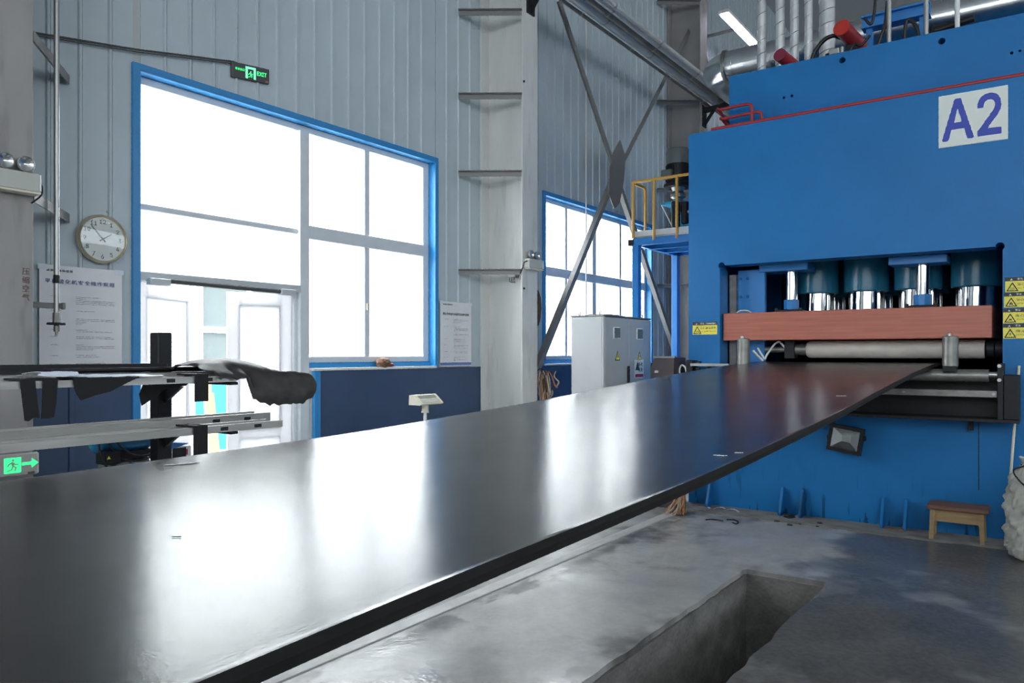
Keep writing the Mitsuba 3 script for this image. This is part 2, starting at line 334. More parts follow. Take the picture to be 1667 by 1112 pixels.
# lettering: each character's outlines, as x, y pairs on a 63 by 63 square
GLYPHS = {
    '人': [[4, 9, 14, 17, 21, 25, 26, 39, 29, 60, 34, 60, 35, 47, 37, 38, 41, 28, 50, 16, 60, 9, 58, 8, 51, 8, 48, 10, 38, 21, 32, 36, 25, 21, 22, 16, 15, 9, 13, 8, 5, 8]],
    '伤': [[19, 41, 25, 49, 30, 60, 35, 59, 33, 52, 57, 52, 57, 47, 30, 46, 23, 38], [19, 8, 24, 12, 29, 18, 33, 29, 33, 30, 22, 31, 22, 35, 34, 36, 35, 44, 40, 44, 40, 36, 56, 35, 55, 14, 53, 8, 40, 8, 39, 9, 39, 10, 49, 11, 50, 18, 51, 30, 39, 30, 36, 20, 32, 12, 28, 8], [3, 35, 3, 37, 6, 40, 11, 48, 17, 60, 22, 59, 20, 53, 16, 46, 16, 8, 11, 8, 10, 36, 5, 31]],
    '作': [[20, 36, 20, 37, 27, 48, 33, 60, 38, 58, 35, 51, 59, 51, 59, 46, 41, 45, 41, 38, 58, 37, 58, 33, 41, 32, 41, 25, 58, 24, 59, 19, 41, 19, 41, 8, 36, 8, 35, 45, 32, 45, 29, 40, 24, 33, 23, 33], [4, 35, 4, 37, 7, 40, 14, 51, 18, 60, 23, 59, 22, 55, 17, 45, 17, 8, 12, 8, 11, 36, 6, 31]],
    '全': [[6, 34, 3, 38, 11, 42, 21, 50, 28, 57, 31, 61, 35, 60, 35, 57, 40, 52, 48, 45, 60, 38, 60, 37, 57, 33, 51, 37, 50, 34, 35, 33, 35, 25, 50, 25, 50, 20, 35, 20, 35, 11, 57, 11, 57, 8, 6, 8, 6, 11, 28, 11, 28, 20, 14, 20, 13, 24, 28, 25, 28, 33, 13, 34, 13, 36], [26, 47, 16, 38, 48, 39, 40, 45, 32, 53]],
    '出': [[7, 30, 13, 30, 13, 14, 28, 14, 28, 33, 10, 34, 10, 55, 15, 55, 16, 39, 28, 39, 29, 60, 34, 61, 35, 39, 47, 39, 48, 55, 53, 55, 53, 34, 35, 33, 35, 14, 50, 14, 50, 30, 55, 30, 55, 8, 8, 8]],
    '动': [[4, 37, 5, 41, 31, 42, 32, 47, 40, 47, 40, 59, 45, 60, 46, 47, 58, 47, 57, 17, 55, 8, 41, 8, 40, 9, 40, 10, 49, 10, 51, 12, 52, 22, 53, 41, 45, 41, 44, 31, 42, 20, 36, 8, 29, 8, 33, 14, 28, 13, 27, 16, 7, 12, 5, 16, 8, 22, 12, 36], [13, 20, 14, 19, 25, 22, 22, 31, 26, 32, 30, 22, 33, 14, 36, 19, 38, 28, 39, 41, 32, 41, 31, 37, 18, 36], [6, 56, 30, 56, 30, 51, 7, 51]],
    '化': [[21, 23, 21, 24, 32, 31, 33, 60, 37, 60, 38, 59, 38, 36, 46, 43, 53, 52, 58, 49, 54, 43, 38, 28, 38, 12, 39, 11, 52, 11, 54, 16, 54, 23, 55, 24, 59, 21, 59, 13, 56, 8, 34, 8, 32, 11, 32, 23, 24, 20], [4, 36, 14, 50, 20, 60, 20, 61, 25, 59, 24, 57, 19, 47, 19, 8, 14, 8, 13, 37, 7, 32]],
    '危': [[22, 36, 50, 36, 49, 23, 48, 19, 46, 18, 36, 18, 35, 21, 35, 22, 43, 23, 44, 26, 44, 31, 27, 31, 27, 12, 29, 10, 51, 10, 53, 12, 54, 18, 55, 19, 59, 17, 57, 8, 23, 8, 22, 9], [3, 8, 8, 15, 11, 27, 11, 39, 7, 37, 4, 40, 4, 41, 13, 50, 20, 61, 25, 60, 25, 57, 40, 57, 42, 56, 43, 54, 39, 47, 58, 46, 58, 42, 17, 41, 16, 24, 12, 12, 10, 8], [18, 47, 32, 47, 35, 52, 22, 52]],
    '压': [[3, 8, 5, 13, 7, 24, 9, 58, 59, 57, 59, 53, 13, 52, 13, 26, 11, 16, 9, 8], [12, 12, 33, 12, 33, 32, 17, 32, 16, 37, 33, 38, 33, 50, 38, 50, 39, 38, 56, 37, 56, 32, 39, 32, 39, 12, 59, 12, 59, 8, 13, 8], [51, 16, 42, 26, 45, 28, 46, 28, 53, 21, 55, 19]],
    '口': [[8, 54, 54, 54, 54, 8, 49, 8, 49, 10, 48, 11, 15, 11, 14, 8, 9, 8], [14, 17, 49, 17, 49, 49, 15, 49]],
    '告': [[5, 34, 5, 38, 9, 39, 6, 42, 11, 50, 16, 60, 21, 59, 19, 53, 19, 52, 30, 52, 30, 60, 35, 61, 36, 52, 54, 52, 54, 47, 36, 47, 36, 39, 58, 38, 58, 34], [10, 39, 30, 39, 30, 47, 16, 47], [12, 28, 51, 28, 51, 8, 12, 8], [18, 23, 18, 13, 18, 12, 45, 12, 46, 13, 46, 23]],
    '安': [[5, 33, 6, 37, 22, 38, 27, 47, 32, 46, 29, 38, 57, 37, 58, 32, 46, 32, 43, 25, 38, 19, 55, 10, 56, 8, 48, 8, 34, 14, 21, 8, 7, 8, 6, 9, 19, 13, 27, 17, 13, 23, 18, 32], [25, 32, 21, 25, 33, 21, 37, 26, 40, 32], [7, 41, 7, 54, 28, 54, 26, 59, 28, 60, 31, 61, 35, 54, 56, 53, 56, 41, 51, 41, 50, 48, 12, 48, 12, 41]],
    '平': [[4, 26, 5, 31, 28, 31, 28, 51, 8, 52, 8, 57, 55, 57, 55, 52, 34, 51, 34, 31, 59, 31, 59, 26, 34, 25, 34, 8, 29, 8, 28, 25], [40, 34, 44, 44, 46, 49, 47, 50, 52, 48, 45, 34, 43, 33], [12, 47, 12, 48, 16, 49, 21, 40, 22, 35, 17, 33, 15, 40]],
    '当': [[42, 43, 49, 58, 55, 57, 47, 42, 46, 41], [8, 8, 8, 12, 48, 13, 48, 20, 11, 21, 11, 26, 48, 26, 48, 34, 9, 34, 9, 39, 28, 40, 29, 60, 34, 61, 35, 40, 54, 39, 54, 8], [9, 55, 9, 57, 13, 58, 18, 51, 21, 45, 21, 44, 16, 42, 13, 49]],
    '心': [[47, 39, 51, 41, 52, 40, 58, 26, 60, 18, 59, 17, 55, 16, 51, 27], [19, 12, 19, 43, 24, 44, 25, 12, 26, 10, 42, 11, 43, 16, 44, 23, 49, 21, 48, 13, 46, 8, 20, 8], [22, 55, 25, 58, 26, 58, 36, 50, 42, 45, 38, 41, 31, 47], [4, 16, 7, 26, 9, 39, 14, 38, 12, 25, 9, 14, 8, 14]],
    '手': [[4, 24, 4, 29, 29, 30, 29, 38, 8, 39, 8, 43, 29, 44, 29, 51, 28, 52, 10, 51, 8, 55, 34, 58, 48, 60, 50, 60, 52, 58, 53, 57, 52, 56, 35, 52, 35, 44, 55, 43, 55, 38, 35, 38, 35, 30, 59, 29, 59, 24, 35, 24, 34, 8, 17, 8, 16, 9, 16, 10, 28, 10, 29, 24]],
    '操': [[18, 9, 19, 10, 26, 14, 33, 19, 22, 20, 22, 24, 37, 25, 37, 27, 23, 28, 23, 42, 38, 42, 39, 29, 41, 29, 42, 42, 57, 42, 57, 28, 43, 27, 42, 25, 59, 24, 59, 20, 46, 19, 53, 14, 60, 10, 58, 8, 52, 8, 43, 16, 42, 8, 38, 8, 37, 16, 26, 8, 19, 8], [46, 32, 53, 32, 53, 38, 46, 38], [27, 38, 27, 32, 34, 32, 34, 38], [28, 58, 51, 58, 51, 44, 29, 44], [34, 49, 46, 49, 46, 54, 34, 54], [5, 24, 4, 28, 10, 31, 10, 43, 4, 44, 4, 48, 10, 49, 11, 60, 15, 61, 16, 49, 22, 48, 21, 44, 16, 43, 16, 33, 21, 34, 22, 30, 16, 27, 15, 8, 6, 8, 6, 9, 10, 10, 10, 25]],
    '有': [[4, 28, 4, 29, 12, 36, 19, 47, 5, 48, 5, 53, 22, 53, 24, 59, 25, 61, 30, 59, 28, 53, 58, 52, 58, 48, 26, 48, 23, 43, 23, 42, 51, 41, 51, 8, 36, 8, 36, 9, 45, 10, 46, 16, 22, 16, 21, 8, 17, 8, 16, 32, 7, 24, 6, 24], [22, 21, 46, 21, 46, 26, 22, 26], [22, 36, 22, 32, 46, 32, 46, 36]],
    '机': [[22, 8, 27, 15, 30, 27, 31, 57, 51, 57, 52, 11, 53, 10, 56, 11, 57, 21, 60, 19, 60, 8, 47, 8, 47, 9, 46, 52, 37, 52, 36, 28, 33, 16, 29, 8], [3, 19, 3, 21, 7, 27, 13, 41, 13, 42, 5, 43, 4, 47, 14, 48, 14, 60, 19, 61, 20, 48, 28, 47, 28, 43, 20, 42, 20, 38, 28, 28, 28, 27, 25, 23, 21, 29, 20, 30, 19, 8, 14, 8, 14, 29, 6, 16, 5, 16]],
    '板': [[20, 8, 23, 14, 26, 25, 27, 55, 42, 57, 55, 59, 57, 56, 57, 55, 56, 55, 49, 53, 32, 50, 32, 43, 56, 42, 56, 40, 53, 29, 48, 18, 51, 14, 60, 9, 60, 8, 50, 8, 44, 14, 37, 8, 28, 8, 28, 9, 35, 13, 40, 18, 37, 26, 32, 38, 31, 26, 28, 12, 26, 8], [38, 37, 41, 30, 44, 24, 48, 30, 50, 38], [3, 21, 8, 30, 12, 42, 12, 44, 5, 44, 5, 49, 12, 49, 13, 61, 17, 61, 18, 49, 25, 49, 25, 44, 18, 44, 24, 33, 25, 31, 22, 28, 19, 33, 18, 33, 18, 8, 13, 8, 13, 30, 12, 30, 10, 24, 6, 17]],
    '械': [[3, 20, 3, 21, 7, 29, 11, 42, 11, 43, 5, 43, 5, 47, 11, 48, 12, 61, 17, 60, 17, 48, 22, 48, 22, 43, 17, 43, 17, 41, 23, 32, 26, 32, 27, 42, 31, 42, 31, 32, 34, 32, 35, 42, 39, 42, 39, 32, 43, 32, 42, 44, 24, 45, 24, 49, 42, 50, 42, 61, 46, 61, 47, 60, 47, 50, 53, 50, 51, 53, 48, 57, 48, 58, 51, 59, 52, 59, 57, 53, 57, 52, 54, 50, 59, 49, 59, 45, 48, 44, 47, 43, 49, 27, 50, 28, 54, 40, 58, 40, 55, 27, 50, 18, 54, 10, 55, 11, 55, 13, 56, 18, 57, 18, 60, 16, 58, 8, 49, 8, 47, 12, 42, 8, 35, 8, 38, 11, 35, 11, 34, 27, 31, 27, 30, 18, 26, 9, 25, 8, 21, 9, 21, 10, 25, 17, 26, 25, 26, 27, 23, 27, 23, 31, 20, 29, 18, 32, 17, 32, 17, 8, 12, 8, 11, 25, 6, 16], [40, 12, 45, 18, 43, 31, 42, 27, 39, 27]],
    '气': [[3, 38, 11, 48, 17, 61, 22, 59, 20, 54, 57, 54, 57, 49, 18, 49, 16, 47, 16, 46, 52, 46, 53, 41, 17, 41, 15, 45, 10, 37, 48, 37, 49, 23, 51, 13, 54, 10, 55, 12, 56, 17, 57, 17, 59, 15, 59, 8, 48, 8, 47, 9, 44, 18, 43, 32, 11, 32, 10, 36, 7, 35], [16, 45, 16, 46, 16, 45]],
    '液': [[5, 10, 9, 19, 12, 26, 13, 28, 14, 28, 17, 26, 17, 25, 10, 8, 6, 8], [16, 28, 16, 29, 21, 37, 26, 48, 19, 49, 18, 49, 15, 47, 7, 56, 10, 59, 12, 57, 18, 52, 19, 54, 36, 54, 35, 59, 39, 61, 40, 60, 43, 54, 59, 54, 59, 49, 44, 48, 44, 46, 42, 42, 55, 41, 57, 40, 54, 28, 48, 17, 53, 13, 59, 9, 59, 8, 51, 8, 45, 13, 37, 8, 23, 8, 23, 29, 22, 29, 19, 26], [38, 34, 42, 25, 44, 22, 45, 22, 47, 27, 45, 27, 40, 34, 42, 36, 49, 30, 51, 37, 40, 37], [28, 9, 34, 12, 41, 17, 35, 28, 31, 24, 28, 26], [28, 30, 29, 30, 31, 32, 34, 37, 37, 44, 38, 48, 32, 48, 32, 47, 28, 39], [4, 40, 7, 43, 15, 36, 16, 35, 13, 32]],
    '温': [[17, 8, 17, 11, 21, 11, 22, 30, 55, 30, 56, 11, 59, 11, 59, 8], [46, 11, 50, 11, 50, 25, 46, 25], [36, 11, 41, 11, 41, 25, 36, 25], [26, 11, 31, 11, 31, 25, 27, 25], [24, 58, 53, 58, 53, 34, 24, 34], [28, 49, 48, 49, 48, 53, 29, 53], [29, 44, 29, 39, 48, 39, 48, 44], [7, 57, 10, 60, 20, 55, 21, 53, 19, 50, 18, 50, 14, 52, 7, 56], [5, 8, 5, 9, 11, 19, 16, 28, 17, 28, 20, 26, 20, 25, 12, 9, 11, 8], [4, 40, 6, 43, 7, 43, 15, 39, 18, 37, 15, 33, 14, 33]],
    '烫': [[4, 8, 5, 9, 19, 12, 24, 15, 27, 20, 30, 27, 33, 28, 33, 30, 36, 33, 42, 42, 42, 43, 37, 43, 31, 35, 26, 30, 23, 29, 21, 32, 26, 36, 31, 43, 27, 43, 24, 42, 23, 47, 30, 50, 38, 54, 22, 55, 22, 59, 48, 60, 50, 58, 51, 57, 51, 56, 37, 48, 57, 47, 55, 30, 51, 26, 44, 26, 43, 30, 49, 31, 50, 33, 52, 43, 48, 43, 42, 32, 37, 27, 35, 26, 34, 22, 37, 18, 41, 14, 48, 11, 59, 9, 59, 8, 42, 8, 37, 11, 32, 16, 27, 11, 20, 8], [41, 17, 48, 25, 50, 25, 53, 23, 45, 15], [10, 16, 18, 26, 22, 24, 19, 20, 14, 14], [6, 29, 17, 41, 18, 42, 20, 38, 12, 28, 9, 25], [8, 57, 10, 60, 18, 57, 20, 54, 18, 51], [5, 46, 5, 47, 7, 50, 16, 46, 17, 44, 15, 41, 14, 41, 10, 44]],
    '电': [[8, 52, 28, 52, 28, 60, 34, 60, 34, 52, 53, 52, 54, 21, 59, 18, 59, 14, 58, 9, 57, 8, 30, 8, 28, 12, 28, 20, 14, 20, 14, 17, 9, 17], [34, 11, 36, 11, 51, 11, 53, 13, 54, 20, 34, 20], [34, 26, 48, 26, 48, 33, 48, 34, 34, 34], [48, 39, 48, 46, 34, 46, 34, 39], [14, 39, 28, 39, 28, 46, 14, 46], [14, 34, 14, 26, 28, 26, 28, 34]],
    '硫': [[48, 32, 52, 32, 53, 10, 55, 10, 56, 16, 56, 17, 59, 15, 59, 8, 48, 8], [26, 38, 27, 39, 29, 40, 31, 42, 35, 48, 26, 49, 26, 53, 40, 54, 38, 60, 43, 61, 46, 54, 58, 53, 58, 49, 50, 48, 59, 36, 59, 35, 55, 33, 53, 36, 38, 35, 28, 34], [42, 48, 36, 40, 49, 41, 46, 46, 48, 48], [38, 32, 43, 32, 43, 8, 39, 8], [21, 8, 25, 12, 28, 18, 29, 32, 34, 32, 34, 19, 31, 11, 29, 8], [5, 24, 3, 30, 5, 33, 8, 41, 11, 50, 11, 52, 4, 53, 4, 57, 25, 57, 25, 53, 17, 52, 14, 41, 14, 39, 23, 39, 23, 12, 13, 12, 13, 8, 8, 8, 8, 26, 7, 26], [13, 17, 19, 17, 19, 34, 13, 34]],
    '程': [[3, 20, 8, 28, 12, 37, 12, 38, 4, 39, 4, 43, 14, 44, 13, 52, 5, 51, 4, 55, 23, 60, 26, 57, 26, 56, 19, 53, 19, 44, 20, 44, 26, 43, 26, 39, 19, 38, 19, 36, 26, 29, 27, 34, 58, 34, 58, 29, 45, 29, 45, 23, 57, 22, 57, 18, 45, 17, 45, 11, 59, 11, 60, 8, 24, 8, 24, 11, 39, 11, 39, 17, 28, 18, 28, 22, 39, 23, 39, 29, 27, 29, 27, 27, 25, 23, 24, 23, 21, 27, 19, 28, 19, 8, 14, 8, 13, 27, 6, 16, 5, 16], [28, 58, 56, 58, 56, 39, 29, 39], [34, 44, 51, 44, 51, 53, 34, 53]],
    '空': [[6, 53, 29, 54, 27, 60, 32, 61, 36, 54, 57, 53, 57, 41, 52, 41, 52, 48, 11, 48, 11, 39, 6, 39], [6, 8, 6, 11, 28, 12, 28, 25, 12, 26, 12, 31, 9, 30, 6, 34, 16, 40, 24, 45, 25, 45, 28, 42, 21, 37, 12, 31, 51, 30, 51, 26, 35, 25, 35, 12, 57, 11, 57, 8], [35, 42, 37, 44, 39, 45, 55, 36, 57, 34, 54, 31, 53, 31]],
    '缩': [[5, 35, 4, 39, 7, 43, 11, 52, 15, 60, 19, 59, 19, 58, 11, 41, 16, 41, 19, 47, 23, 46, 24, 55, 38, 55, 37, 59, 40, 61, 41, 60, 44, 55, 59, 55, 59, 45, 54, 45, 53, 50, 28, 50, 29, 47, 33, 46, 34, 45, 34, 44, 58, 44, 58, 40, 48, 39, 47, 36, 47, 35, 57, 34, 57, 8, 35, 8, 35, 34, 41, 35, 42, 39, 34, 40, 33, 42, 32, 38, 31, 8, 26, 8, 26, 26, 23, 24, 21, 25, 6, 20, 5, 21, 4, 25, 7, 28, 13, 36], [40, 12, 52, 12, 52, 19, 40, 19], [40, 30, 40, 24, 52, 24, 52, 30], [14, 28, 16, 28, 22, 30, 26, 38, 28, 44, 23, 44, 19, 36], [4, 12, 5, 13, 21, 19, 22, 19, 23, 18, 23, 15, 6, 8, 5, 8]],
    '自': [[11, 52, 26, 53, 29, 61, 34, 60, 32, 53, 53, 52, 53, 8, 11, 8], [16, 26, 47, 26, 47, 34, 17, 34], [17, 21, 17, 13, 47, 13, 47, 21], [17, 47, 17, 40, 47, 40, 47, 47]],
    '表': [[3, 21, 4, 21, 15, 26, 23, 32, 5, 33, 5, 37, 28, 38, 28, 41, 10, 42, 11, 46, 28, 46, 28, 50, 8, 51, 8, 55, 28, 56, 29, 61, 34, 61, 34, 56, 56, 55, 56, 51, 34, 50, 34, 47, 35, 46, 53, 46, 54, 42, 34, 41, 34, 38, 58, 37, 58, 33, 36, 32, 42, 23, 52, 31, 53, 31, 56, 28, 55, 27, 46, 19, 51, 15, 60, 11, 57, 8, 53, 8, 43, 14, 37, 20, 31, 31, 22, 24, 22, 13, 26, 13, 36, 16, 38, 13, 37, 12, 36, 11, 26, 8, 15, 8, 14, 9, 16, 12, 16, 20, 6, 16]],
    '规': [[23, 8, 29, 12, 36, 19, 39, 26, 40, 31, 40, 48, 45, 48, 46, 35, 44, 28, 47, 27, 47, 11, 48, 10, 53, 10, 54, 12, 55, 20, 56, 20, 59, 18, 58, 8, 43, 8, 42, 10, 42, 19, 38, 14, 33, 8], [30, 58, 56, 57, 55, 25, 51, 25, 50, 53, 35, 53, 35, 25, 30, 25], [4, 8, 4, 9, 8, 14, 11, 20, 13, 28, 13, 31, 4, 32, 4, 36, 14, 37, 13, 45, 5, 46, 5, 50, 13, 51, 14, 60, 18, 60, 19, 51, 27, 50, 27, 46, 19, 45, 19, 37, 28, 36, 27, 32, 19, 31, 19, 28, 27, 19, 28, 17, 25, 13, 24, 13, 17, 22, 15, 17, 10, 8]],
    '触': [[3, 41, 9, 50, 13, 61, 17, 60, 17, 56, 25, 55, 27, 54, 24, 46, 29, 45, 30, 12, 41, 14, 41, 25, 32, 26, 32, 49, 41, 50, 41, 60, 47, 60, 47, 50, 57, 49, 57, 26, 47, 25, 47, 15, 51, 15, 49, 22, 53, 23, 58, 13, 59, 8, 55, 8, 53, 10, 38, 8, 17, 8, 16, 20, 12, 19, 10, 11, 9, 8, 4, 8, 7, 18, 8, 38], [46, 31, 52, 31, 52, 44, 47, 44], [36, 31, 41, 31, 41, 44, 37, 44], [21, 30, 21, 24, 25, 24, 25, 30], [21, 41, 21, 35, 25, 35, 25, 41], [25, 19, 21, 19, 21, 10, 25, 10], [15, 51, 13, 46, 18, 46, 20, 51], [12, 24, 16, 24, 16, 30, 12, 30], [12, 35, 16, 35, 16, 41, 12, 41]],
    '警': [[3, 44, 10, 53, 10, 54, 5, 54, 4, 57, 11, 58, 12, 60, 16, 60, 16, 58, 22, 58, 22, 60, 26, 60, 27, 58, 33, 58, 33, 54, 27, 54, 27, 52, 30, 51, 31, 49, 36, 54, 40, 61, 44, 59, 43, 56, 59, 55, 59, 52, 55, 51, 52, 47, 50, 43, 55, 40, 59, 38, 59, 37, 57, 34, 53, 35, 45, 39, 37, 35, 34, 35, 35, 33, 57, 32, 57, 29, 6, 29, 5, 32, 28, 33, 28, 34, 22, 34, 20, 36, 13, 36, 12, 35, 8, 35, 8, 42, 6, 41], [41, 51, 45, 46, 49, 50, 49, 51], [31, 46, 30, 37, 32, 37, 34, 36, 33, 38, 33, 39, 38, 41, 41, 43, 38, 47, 37, 47, 34, 45], [12, 47, 23, 46, 23, 39, 25, 39, 26, 47], [16, 52, 22, 52, 22, 54, 16, 54], [12, 40, 18, 40, 18, 43, 13, 43], [12, 16, 51, 16, 51, 8, 12, 8], [18, 13, 18, 10, 45, 10, 46, 10, 45, 13], [12, 21, 50, 21, 50, 18, 13, 18], [13, 24, 13, 27, 50, 27, 50, 24]],
    '险': [[24, 36, 21, 40, 26, 44, 33, 51, 40, 61, 44, 60, 44, 57, 46, 54, 54, 46, 60, 41, 58, 37, 57, 37, 52, 41, 51, 37, 30, 37, 30, 40], [41, 52, 33, 42, 50, 42], [23, 8, 23, 12, 43, 12, 48, 22, 52, 33, 54, 33, 57, 32, 49, 12, 59, 12, 59, 8], [40, 18, 38, 33, 42, 33, 45, 20, 44, 18], [28, 25, 27, 31, 31, 32, 35, 17, 30, 16], [6, 58, 21, 58, 24, 57, 18, 42, 22, 34, 23, 25, 22, 21, 18, 19, 13, 19, 12, 22, 12, 23, 17, 24, 18, 26, 17, 33, 13, 40, 17, 53, 11, 53, 11, 8, 6, 8]],
    '面': [[5, 52, 5, 57, 58, 57, 58, 52, 34, 51, 32, 46, 32, 45, 56, 44, 56, 8, 7, 8, 7, 44, 26, 45, 27, 51], [42, 13, 50, 13, 50, 39, 42, 39], [26, 34, 37, 34, 37, 39, 26, 39], [26, 19, 26, 13, 37, 13, 37, 19], [26, 30, 26, 24, 37, 24, 37, 29], [12, 13, 20, 13, 20, 39, 13, 39]],
    '高': [[5, 50, 5, 54, 29, 55, 28, 60, 31, 61, 33, 60, 35, 55, 58, 54, 58, 50], [7, 31, 56, 31, 56, 8, 44, 8, 44, 9, 51, 9, 51, 26, 12, 26, 12, 8, 7, 8], [14, 46, 49, 47, 50, 35, 14, 34], [19, 39, 44, 39, 44, 42, 19, 42], [18, 24, 44, 24, 44, 11, 23, 10, 23, 8, 18, 8], [23, 20, 23, 15, 39, 15, 39, 20]],
}
def glyph(ch):
    g = Polygon()
    for ring in GLYPHS[ch]:
        g = g.symmetric_difference(Polygon([(ring[i] / 63.0, ring[i + 1] / 63.0) for i in range(0, len(ring), 2)]).buffer(0))
    return g

def han(text, h, depth=0.0015, step=1.04, vertical=False):
    ms = []
    for i, ch in enumerate(text):
        g = affinity.scale(glyph(ch), h, h, origin=(0, 0))
        g = affinity.translate(g, 0 if vertical else i * h * step, -i * h * step if vertical else 0)
        for q in getattr(g, 'geoms', [g]):
            if q.geom_type == 'Polygon' and q.area > 1e-10:
                ms.append(trimesh.creation.extrude_polygon(q, depth, engine='earcut'))
    return cat(*ms)

def latin(text, h, depth=0.0015, bold=False):
    return meshkit.text_mesh(text, h, depth, bold)

def place(m, o, right, up, width=None):
    """lettering in its own plane -> world; width stretches it to that length"""
    m = m.copy()
    if width is not None:
        x0, x1 = m.bounds[0, 0], m.bounds[1, 0]
        m.vertices[:, 0] = (m.vertices[:, 0] - x0) * (width / (x1 - x0))
    r, u = np.array(right, float), np.array(up, float)
    n = np.cross(r, u)
    m.vertices = np.array(o, float) + m.vertices @ np.stack([r, u, n])
    return m

def flatpoly(pts, o, right, up, depth=0.0015):
    pts = Polygon(pts) if isinstance(pts, list) else pts
    m = cat(*[trimesh.creation.extrude_polygon(q, depth, engine='earcut') for q in getattr(pts, 'geoms', [pts])])
    return place(m, o, right, up)

WR, WU = (0, 1, 0), (0, 0, 1)            # reading axes on surfaces that face +x
PR, PU = (1, 0, 0), (0, 0, 1)            # on surfaces that face -y

# ================================================================== THE SETTING
XW = -5.35                               # inner face of the window wall
PX0, PX1, PY1 = -1.855, -1.31, 5.60      # pit in the floor
f = Polygon([(-5.5, -7), (14, -7), (14, 24), (-5.5, 24)]).difference(sbox(PX0, -6.0, PX1, PY1))
# chipped pit edges
edge = []
for y in np.arange(-6, PY1, 0.06):
    edge.append((PX0 - 0.004 - 0.016 * meshkit.noise(np.array([[y * 9, 0, 1.0]]))[0], y))
for x in np.arange(PX0, PX1, 0.06):
    edge.append((x, PY1 + 0.002 + 0.014 * meshkit.noise(np.array([[x * 9, 3, 1.0]]))[0]))
for y in np.arange(PY1, -6, -0.06):
    edge.append((PX1 + 0.004 + 0.03 * meshkit.noise(np.array([[y * 7, 5, 1.0]]))[0] * (1 if y < 5.2 else 2.2), y))
f = f.difference(Polygon(edge).buffer(0))
st = struct('floor')
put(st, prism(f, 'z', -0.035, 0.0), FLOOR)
part(st, 'pit_lip', cat(box(PX0 - 0.2, PX0, -6, PY1, -0.17, -0.035), box(PX0 - 0.2, PX1 + 0.2, PY1, PY1 + 0.2, -0.17, -0.035), box(PX1, PX1 + 0.2, -6, PY1, -0.17, -0.035)), PITLIP, label='slab edge along the top of the pit')
part(st, 'pit_wall', cat(box(PX0 - 0.2, PX0 - 0.004, -6, PY1, -1.1, -0.17), box(PX1 + 0.004, PX1 + 0.2, -6, PY1, -1.1, -0.17)), PITLIP, label='concrete side of the pit')
part(st, 'pit_wall', box(PX0 - 0.2, PX1 + 0.2, PY1 + 0.004, PY1 + 0.2, -1.1, -0.17), PITLIP, label='concrete end of the pit')
part(st, 'pit_bottom', box(PX0 - 0.1, PX1 + 0.1, -6, PY1 + 0.1, -1.2, -1.1), PITLIP)
part(st, 'edge_strip', box(-3.17, -3.06, -4, 7.3, -0.01, 0.008, 0.004), STRIP, label='pale strip along the floor under the rubber sheet')
# grout pad against the foot of the press
xs = np.linspace(-3.3, 0.4, 60)
gp = [(x, 7.33 + 0.06 * meshkit.noise(np.array([[x * 5, 0, 0.0]]))[0]) for x in xs] + [(0.4, 7.72), (-3.3, 7.72)]
part(st, 'grout_pad', prism(Polygon(gp), 'z', -0.01, 0.018), GROUT, label='rough grout pad along the foot of the press')

OP1 = (2.84, 6.09, 1.46, 3.645)          # window and door opening: y0, y1, sill, head
OP2 = (8.175, 11.39, 1.46, 3.665)
HTOP = 9.6
hole = unary_union([sbox(OP1[0], OP1[2], OP1[1], OP1[3]), sbox(OP1[0] + 0.04, 0.0, 4.44, OP1[2] + 0.1), sbox(OP2[0], OP2[2], OP2[1], OP2[3])])
wallp = sbox(-7, -0.2, 24, HTOP).difference(hole)
wl = struct('wall_left')
put(wl, prism(wallp, 'x', XW - 0.15, XW - 0.004), WALL)
DY = (-5.0, 21.0, 3.6, 7.4)              # daylight band of the right wall: y0, y1, z0, z1
DX = (-3.8, 11.0, 3.0, 7.0)              # added glowing band of the back wall: x0, x1, z0, z1
put(struct('wall_right'), prism(sbox(-7, 0, 24, HTOP).difference(sbox(DY[0], DY[2], DY[1], DY[3])), 'x', 14, 14.2), WALL)
put(struct('wall_back'), prism(sbox(-5.5, 0, 14, HTOP).difference(sbox(DX[0], DX[2], DX[1], DX[3])), 'y', -7.2, -7), WALL)
w3, w4 = struct('window_3'), struct('window_4')
n3, n4 = 6, 4
for i in range(n3):
    a, b = DY[0] + (DY[1] - DY[0]) * i / n3, DY[0] + (DY[1] - DY[0]) * (i + 1) / n3
    part(w3, 'pane', quadgrid(np.array([[[14.1, a, DY[2]], [14.1, b, DY[2]]], [[14.1, a, DY[3]], [14.1, b, DY[3]]]])), PVC, emitter={'type': 'area', 'radiance': flat(DAYLIGHT)})
    part(w3, 'mullion', box(14.0, 14.09, a - 0.04, a + 0.04, DY[2], DY[3]), PVC)
part(w3, 'transom', box(14.0, 14.09, DY[0], DY[1], 5.4, 5.5), PVC)
for i in range(n4):  # unseen glowing panes, added to light the press front
    a, b = DX[0] + (DX[1] - DX[0]) * i / n4, DX[0] + (DX[1] - DX[0]) * (i + 1) / n4
    part(w4, 'pane', quadgrid(np.array([[[a, -7.1, DX[2]], [b, -7.1, DX[2]]], [[a, -7.1, DX[3]], [b, -7.1, DX[3]]]])), PVC, emitter={'type': 'area', 'radiance': flat(PRESS_FILL)})
    part(w4, 'mullion', box(a - 0.04, a + 0.04, -7.09, -7.0, DX[2], DX[3]), PVC)
put(struct('wall_front'), box(-5.5, 14, 24, 24.2, 0, HTOP), WALL)
put(struct('ceiling'), box(-5.6, 14.2, -7.2, 24.2, HTOP, HTOP + 0.2), CEIL)

